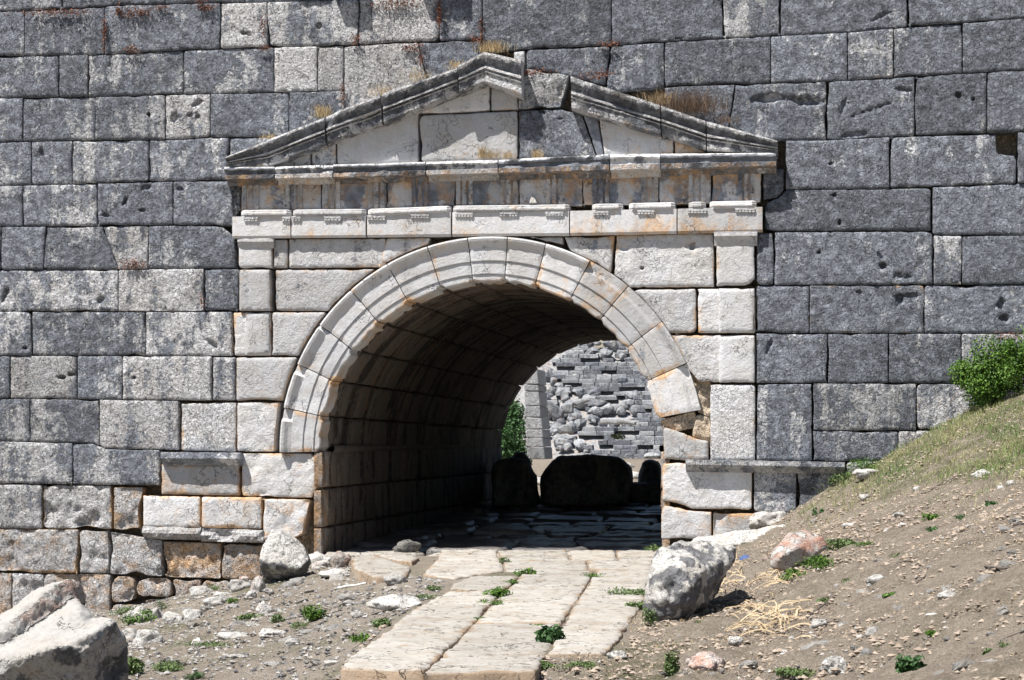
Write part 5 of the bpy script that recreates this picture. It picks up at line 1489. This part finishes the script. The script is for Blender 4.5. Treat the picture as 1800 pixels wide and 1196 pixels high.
WD = [ # px, py base, radius px, height px, mat, label
 (968, 1132, 24, 32, 'ivy', 'round leafy green plant growing on the road slabs'), (1603, 1192, 26, 36, 'ivy', 'dark leafy plant at the bottom edge of the bank'),
 (250, 1096, 30, 26, 'leaf', 'green sprigs between the left rocks'), (282, 1076, 16, 22, 'ivy', 'dark green sprig at the left wall foot'), (215, 1082, 36, 18, 'weed', 'low green weeds behind the broken column stone'),
 (228, 1100, 22, 22, 'weed', 'weeds beside the white wedge rock'), (372, 1040, 14, 12, 'leaf', 'tiny green sprig among white chips'), (408, 1060, 16, 10, 'leaf', 'small green sprig below the striped rock'),
 (548, 1094, 26, 34, 'leaf', 'green weed standing in the left gravel'), (528, 1106, 18, 14, 'weed', 'low weed at the foot of the standing weed'), (490, 1096, 14, 18, 'weed', 'grey green sprig in the left gravel'), (440, 1090, 26, 12, 'weed', 'flat weed patch in the left gravel'),
 (345, 1196, 20, 16, 'ivy', 'dark sprig at the bottom left gravel'), (295, 1180, 34, 20, 'weed', 'weed patch at the bottom left'), (235, 1186, 24, 40, 'weed', 'ragged weeds at the right of the column stone'), (375, 1138, 60, 10, 'weed', 'long flat weed patch in the lower left gravel'),
 (640, 1128, 26, 16, 'leaf', 'green weed at the left edge of the road'), (672, 1104, 18, 18, 'weed', 'grey green weed at the road edge'), (745, 1055, 22, 12, 'weed', 'low weed by the white road rock'), (765, 1040, 20, 10, 'weed', 'thin weed at the upper road edge'),
 (876, 1052, 28, 20, 'leaf', 'largest green tuft in the road joint'), (900, 1030, 16, 12, 'leaf', 'small tuft in the road joint'), (888, 992, 10, 14, 'weed', 'small tuft in the upper paving joint'), (924, 1014, 16, 16, 'leaf', 'tuft at the head of the road joint'), (862, 1064, 24, 12, 'leaf', 'flat tuft below the largest road tuft'),
 (1105, 1050, 44, 20, 'weed', 'grey green weed patch beside the speckled boulder'), (1125, 1072, 24, 16, 'weed', 'weed patch at the foot of the speckled boulder'), (1040, 1018, 20, 12, 'leaf', 'green weed in the right paving joint'), (945, 1104, 22, 6, 'leaf', 'flat green line of weed across the road'),
 (845, 1094, 12, 10, 'leaf', 'tiny sprig in the road joint'), (1140, 1105, 16, 36, 'weed', 'upright weed below the speckled boulder'), (1180, 1190, 14, 46, 'weed', 'tall thin weed near the bottom edge'), (945, 1175, 24, 12, 'weed', 'low weed below the last slab'),
 (1020, 1176, 34, 14, 'weed', 'weed patch right of the last slab'), (800, 1192, 34, 14, 'weed', 'dark weed at the bottom edge of the road'), (860, 1186, 26, 14, 'weed', 'grey weed at the bottom edge of the road'),
 (1440, 1000, 44, 30, 'leaf', 'spreading green weed below the rust red rock'), (1400, 1022, 30, 22, 'leaf', 'green weed in front of the rust red rock'), (1480, 966, 40, 20, 'weed', 'spreading weed right of the rust red rock'), (1520, 962, 20, 10, 'leaf', 'tip of green weed in the middle bank'),
 (1412, 984, 24, 12, 'weed', 'shaded weed under the rust red rock'), (1638, 916, 24, 12, 'leaf', 'bright green weed on the upper bank'), (1692, 916, 16, 10, 'ivy', 'dark weed on the upper bank'), (1440, 906, 12, 16, 'ivy', 'blue green sprig near the ledge'),
 (1745, 892, 14, 10, 'ivy', 'blue green weed on the right bank'), (1490, 1030, 14, 12, 'weed', 'pale weed in the middle of the bank'), (1568, 1052, 16, 10, 'leaf', 'small bright weed on the lower bank'), (1640, 936, 14, 8, 'ivy', 'flat dark weed on the bank'), (1586, 980, 20, 8, 'weed', 'flat weed right of the green weed'),
 (1520, 836, 30, 34, 'leaf', 'leafy green weed at the ledge end'), (1480, 850, 28, 22, 'weed', 'green weed on the slope below the ledge'), (1225, 1100, 12, 8, 'leaf', 'tiny weed by the boulder shadow'), (1390, 1190, 40, 18, 'weed', 'weed patch at the bottom of the bank'), (1640, 1118, 14, 8, 'leaf', 'tiny green weed on the lower right bank'),
 (1780, 1140, 24, 12, 'weed', 'yellow green weed in the lower right corner'), (1740, 1156, 14, 12, 'weed', 'small weed near the lower right corner'), (1150, 968, 18, 10, 'weed', 'yellowish weed at the right passage jamb'), (1450, 1060, 16, 10, 'weed', 'grey green sprig left of the twig'),
]
for k, (x, y, rx, h, mt, lab) in enumerate(WD):
    q = G(x, y); t = (q - CAM).dot(Vector((-SN, CS, 0))); s = t / F
    r = rx * s * 1.2; hh = h * s * 1.2
    big = k < 2
    leafy('weed' if not big else 'leafy_plant', (q.x, q.y, q.z + .005), r, r * .7, hh * .75, 260 if big else int(90 + rx * h * .8), .028 if big else .009 + .003 * (k % 3), mt, lab, 'plant', seed=400 + k, lumps=9)

# ------------------------------------------------------------------ dry stuff on the wall
def tuft(c, n, h0, h1, spread, mat, label, cat='dry plant', seed=0, w=.002, lean=.9, name='dry_grass_tuft', tb=(0, 1), out=.05):
    r_ = np.random.default_rng(seed); c = np.array(c)
    base = c + np.column_stack([r_.normal(size=n) * spread[0], r_.normal(size=n) * spread[1], r_.normal(size=n) * spread[2]])
    dirs = np.tile(np.array([[0, -out * 4, 0]]), (n, 1))
    V, Fc, T = blades(base, r_.uniform(h0, h1, n), w, lean, r_.uniform(*tb, n), seed, dirs=dirs)
    o = link(name, mesh_np(name, V, Fc, T), M[mat], None, origin=tuple(c)); tag(o, label, cat); return o
def wt(px, py, prot, *a, **k):
    p = WP(px, py, prot); return tuft((p.x, p.y, p.z), *a, **k)
wt(866, 90, .12, 420, .06, .16, (.09, .04, .015), 'straw', 'golden dry grass tuft on top of the pediment apex', seed=1)
wt(800, 118, .1, 120, .04, .10, (.05, .03, .02), 'straw', 'small dry grass tuft left of the apex block', seed=2)
wt(735, 140, .08, 200, .04, .10, (.10, .03, .05), 'straw', 'dry grass along the upper left raking cornice', seed=3)
wt(672, 166, .08, 220, .04, .09, (.09, .03, .04), 'straw', 'dry grass at the joint of the left raking cornice', seed=4)
wt(567, 205, .1, 260, .06, .19, (.05, .03, .015), 'straw', 'tall yellow dry tuft low on the left raking cornice', seed=5)
wt(470, 244, .1, 90, .03, .08, (.06, .03, .01), 'straw', 'sparse dry grass near the left pediment corner', seed=6)
wt(862, 278, .08, 140, .06, .17, (.08, .02, .008), 'straw', 'yellow dry tuft on the cornice below the apex', seed=7)
wt(848, 278, .1, 60, .14, .24, (.02, .02, .008), 'straw', 'tall thin dry stems left of the cornice tufts', seed=8)
wt(893, 278, .08, 110, .05, .13, (.04, .02, .008), 'straw', 'small dry tuft on the cornice right of centre', seed=9)
wt(945, 278, .08, 170, .06, .15, (.03, .02, .008), 'straw', 'rightmost dry tuft on the cornice ledge', seed=10)
wt(1205, 196, .14, 900, .10, .34, (.20, .05, .035), 'drybush', 'grey brown dry brush on the right raking cornice', 'dry brush', seed=11, w=.0022, name='dry_brush', lean=1.1)
wt(1165, 182, .12, 200, .06, .20, (.09, .04, .02), 'straw', 'pale dry grass at the left of the dry brush', seed=12)
wt(1275, 215, .12, 120, .05, .14, (.08, .03, .02), 'drybush', 'thin dry sprigs at the right end of the dry brush', 'dry brush', seed=13, name='dry_brush')
def redw(px, py, rx, ry, n, label, seed, prot=.03, h=(.015, .04)):
    p = WP(px, py, prot); r_ = np.random.default_rng(seed)
    c = np.array(p); P_ = c + np.column_stack([r_.normal(size=n) * rx / 147 * .55, -np.abs(r_.normal(size=n)) * .02, r_.normal(size=n) * ry / 147 * .55])
    nr = r_.normal(size=(n, 3)) + np.array([0, -.6, .3]); nr /= np.linalg.norm(nr, axis=1, keepdims=True)
    V, Fc, T = leaves(P_, nr, r_.uniform(.006, .018, n), r_.random(n), seed=seed, aspect=.5)
    o = link('dry_weed', mesh_np('dry_weed', V, Fc, T), M['redweed'], None, origin=tuple(p)); tag(o, label, 'dry plant')
RW = [(100, 22, 62, 5, 420, 'red brown dried weed hanging in the top left joint'), (184, 58, 4, 30, 170, 'red brown weed in the upright joint at the top left'), (208, 18, 6, 10, 90, 'small red brown weed above the first upright joint'), (240, 22, 30, 9, 260, 'red brown weed clump right of the top left joint'),
      (285, 14, 12, 5, 90, 'little red weed patch on the top course'), (352, 4, 12, 10, 120, 'red brown weed hanging at the top edge, left of centre'), (366, 14, 14, 6, 120, 'small red weed below the hanging one'), (232, 88, 12, 7, 120, 'dark red weed at a low joint of the second course'),
      (462, 46, 5, 20, 90, 'red weed in the upright joint beside the sockets'), (467, 86, 12, 5, 70, 'faint red weed over the pale narrow block'), (700, 4, 40, 12, 420, 'red brown weed at the top edge above the pediment'), (772, 30, 5, 26, 170, 'red brown weed in the joint above the pediment'),
      (625, 70, 10, 10, 90, 'dark weed at the joint left of the pediment top'), (725, 84, 22, 8, 200, 'red brown weed left of the golden tuft'), (740, 104, 6, 14, 70, 'red weed trailing down a slanting joint'), (838, 70, 14, 8, 120, 'red brown weed just above the apex block'),
      (845, 48, 4, 24, 70, 'thin red weed in the joint above the apex block'), (935, 128, 34, 6, 240, 'red brown weed right of the apex block'), (1050, 132, 30, 9, 200, 'brown dried weed above the right raking cornice'), (603, 168, 5, 22, 120, 'red weed in the joint left of the raking cornice'),
      (1068, 78, 22, 6, 130, 'faint brown weed in a joint right of the apex'), (235, 465, 20, 8, 260, 'rusty weed nest in the broken joint left of the gate'), (355, 530, 4, 12, 60, 'dark weed in a joint left of the pilaster'), (1775, 590, 30, 8, 150, 'dry weed above the right bush')]
for k, (x, y, rx, ry, n, lab) in enumerate(RW): redw(x, y, rx, ry, n, lab, 600 + k)

# ------------------------------------------------------------------ dry stalks, twigs, scraps
def gcurve(pts, lift=.015, n=6):
    P_ = [G(x, y) for x, y in pts]; out = []
    for a, b in zip(P_, P_[1:]):
        for i in range(n): out.append(a.lerp(b, i / n))
    out.append(P_[-1])
    return [Vector((p.x, p.y, gz1(p.x, p.y) + lift + .012 * noise.noise(Vector((p.x * 6, p.y * 6, 1))))) for p in out]
r_ = random.Random(8)
def stalk_heap(cx, cy, rx, ry, n, name, label, seed, ang=2.6):
    rr = random.Random(seed); V, Fc, T = [], [], []
    for k in range(n):
        x = cx + rr.gauss(0, rx * .45); y = cy + rr.gauss(0, ry * .45); a = rr.choice([ang, ang + .7, ang - .9]) + rr.gauss(0, .35); L_ = rr.uniform(.10, .36); cur = rr.uniform(-7, 7)
        p = G(x, y); w = rr.uniform(.003, .0095); tn_ = rr.random(); hz = rr.uniform(.01, .07)
        m_ = 8; base = len(V)
        for i in range(m_ + 1):
            f = i / m_; 
            z = gz1(p.x, p.y) + hz * math.sin(f * math.pi) + .012
            s_ = Vector((-math.sin(a), math.cos(a), rr.uniform(-.3, .3))) * w * (1 - .5 * f)
            V.append(Vector((p.x, p.y, z)) + s_); V.append(Vector((p.x, p.y, z + w * .9))); V.append(Vector((p.x, p.y, z)) - s_)
            T += [(tn_, 0, 0)] * 3
            p = p + Vector((math.cos(a), math.sin(a), 0)) * L_ / m_; a += cur * L_ / m_ * rr.uniform(.6, 1.4)
        for i in range(m_):
            for j in (0, 1): q_ = base + i * 3 + j; Fc.append([q_, q_ + 1, q_ + 4, q_ + 3])
    me = pymesh(name, V, Fc, True, T); o = link(name, me, M['stalk']); tag(o, label, kind='stuff')
stalk_heap(1285, 1022, 42, 46, 46, 'dry_stalks', 'pale dry stalks piled beside the speckled boulder', 1)
stalk_heap(1362, 1090, 62, 38, 70, 'dry_stalks', 'pale dry leaf stalks heaped in the middle of the bank', 2)
stalk_heap(1385, 1020, 40, 12, 26, 'dry_stalks', 'few pale stalks in front of the rust red rock', 3)
def near_heap(x, y, rx, r_):
    t = -(x - CAM.x) * SN + (y - CAM.y) * CS; py = HY - (ground_z(x, y) - CAM.z) / t * F
    return (((rx - 1310) / 130) ** 2 + ((py - 1055) / 95) ** 2) < 1
grass('brown_litter', 60000, 51, near_heap, .015, .05, .0016, 'brown dead grass litter around the pale stalks', 'drybush', lean=1.8)
TW = [([(1795, 997), (1760, 1004), (1720, 996), (1690, 1000), (1655, 1000), (1630, 1014), (1610, 1030)], .010, 'long dark forked twig lying on the right bank'),
      ([(1790, 1003), (1770, 1015), (1760, 1012)], .006, 'short dark twig at the right end of the long twig'),
      ([(1720, 998), (1690, 1010), (1660, 1025), (1645, 1035)], .006, 'side twig slanting down the right bank'),
      ([(1460, 1024), (1457, 1042), (1464, 1054), (1452, 1066), (1425, 1082), (1414, 1092)], .013, 'crooked grey stick right of the pale stalks'),
      ([(1540, 1004), (1600, 988), (1660, 970), (1720, 952)], .006, 'straight thin grey twig across the middle bank'),
      ([(1500, 1106), (1530, 1082), (1560, 1064), (1590, 1048)], .007, 'thin brown twig above the white stones'),
      ([(1450, 1098), (1500, 1092), (1560, 1078), (1592, 1068)], .006, 'brown twig low on the bank'),
      ([(1715, 1150), (1755, 1132), (1800, 1114)], .008, 'grey twig in the lower right corner'),
      ([(1650, 946), (1670, 922), (1682, 912)], .006, 'short twig on the upper bank'),
      ([(1430, 1030), (1450, 1006), (1475, 985)], .005, 'fine grey twig by the spreading weed'),
      ([(1240, 872), (1235, 930)], .002, 'dry stem leaning at the right jamb foot'),
      ([(1620, 872), (1660, 850), (1690, 836)], .012, 'weathered stick at the edge of the grass')]
for k, (pts, r, lab) in enumerate(TW):
    if k == 10: continue
    P_ = gcurve(pts); o = tube('twig', P_, r, r * .4, 'twig', origin=tuple(P_[0]), tone=.2 + .06 * k); tag(o, lab, 'twig')
P_ = gcurve([(594, 1038), (644, 1031)], lift=.03); M['white'] = mat_leaf('bleached_wood', (.75, .74, .72), (.8, .79, .77))
o = tube('bleached_stick', P_, .012, .01, 'white', origin=tuple(P_[0])); tag(o, 'bleached white stick on the gravel left of the road', 'stick')
q = G(1308, 986); M['blue'] = mat_leaf('blue_plastic', (.05, .09, .22), (.07, .12, .3))
me = pymesh('scrap', [(q.x - .05, q.y, q.z + .02), (q.x + .04, q.y + .02, q.z + .05), (q.x + .05, q.y - .03, q.z + .03), (q.x - .03, q.y - .05, q.z + .01), (q.x, q.y - .01, q.z + .06)], [[0, 3, 4], [3, 2, 4], [2, 1, 4], [1, 0, 4]], False, [(.5, 0, 0)] * 5)
tag(link('plastic_scrap', me, M['blue'], None, origin=tuple(q)), 'small blue plastic scrap above the pale stalks', 'litter')
# pale stone chip standing on the architrave, loose stones high on the wall
q = WP(937, 357, .07); me = hull_rock([[WP(930, 358, .05), WP(944, 358, .05), WP(938, 340, .06), WP(934, 343, .09), WP(930, 358, .10), WP(944, 358, .10)]], voxel=.008, amp=.003, tone=(0, .15, .6), seed=3)
tag(link('stone_chip', me, M['rock'], None, origin=tuple(q)), 'pale pointed stone chip standing on the architrave', 'stone')
# unseen broken blocks added above the frame to cast shadow on the top course
for (x0, x1, y0, y1, pr) in [(575, 622, -95, -40, .26), (724, 800, -100, -52, .24), (500, 560, -95, -62, .22)]:
    sb([(x0, y0), (x1, y0), (x1, y1), (x0, y1)], base=pr, thick=.1, broken=.3, lich=.6)
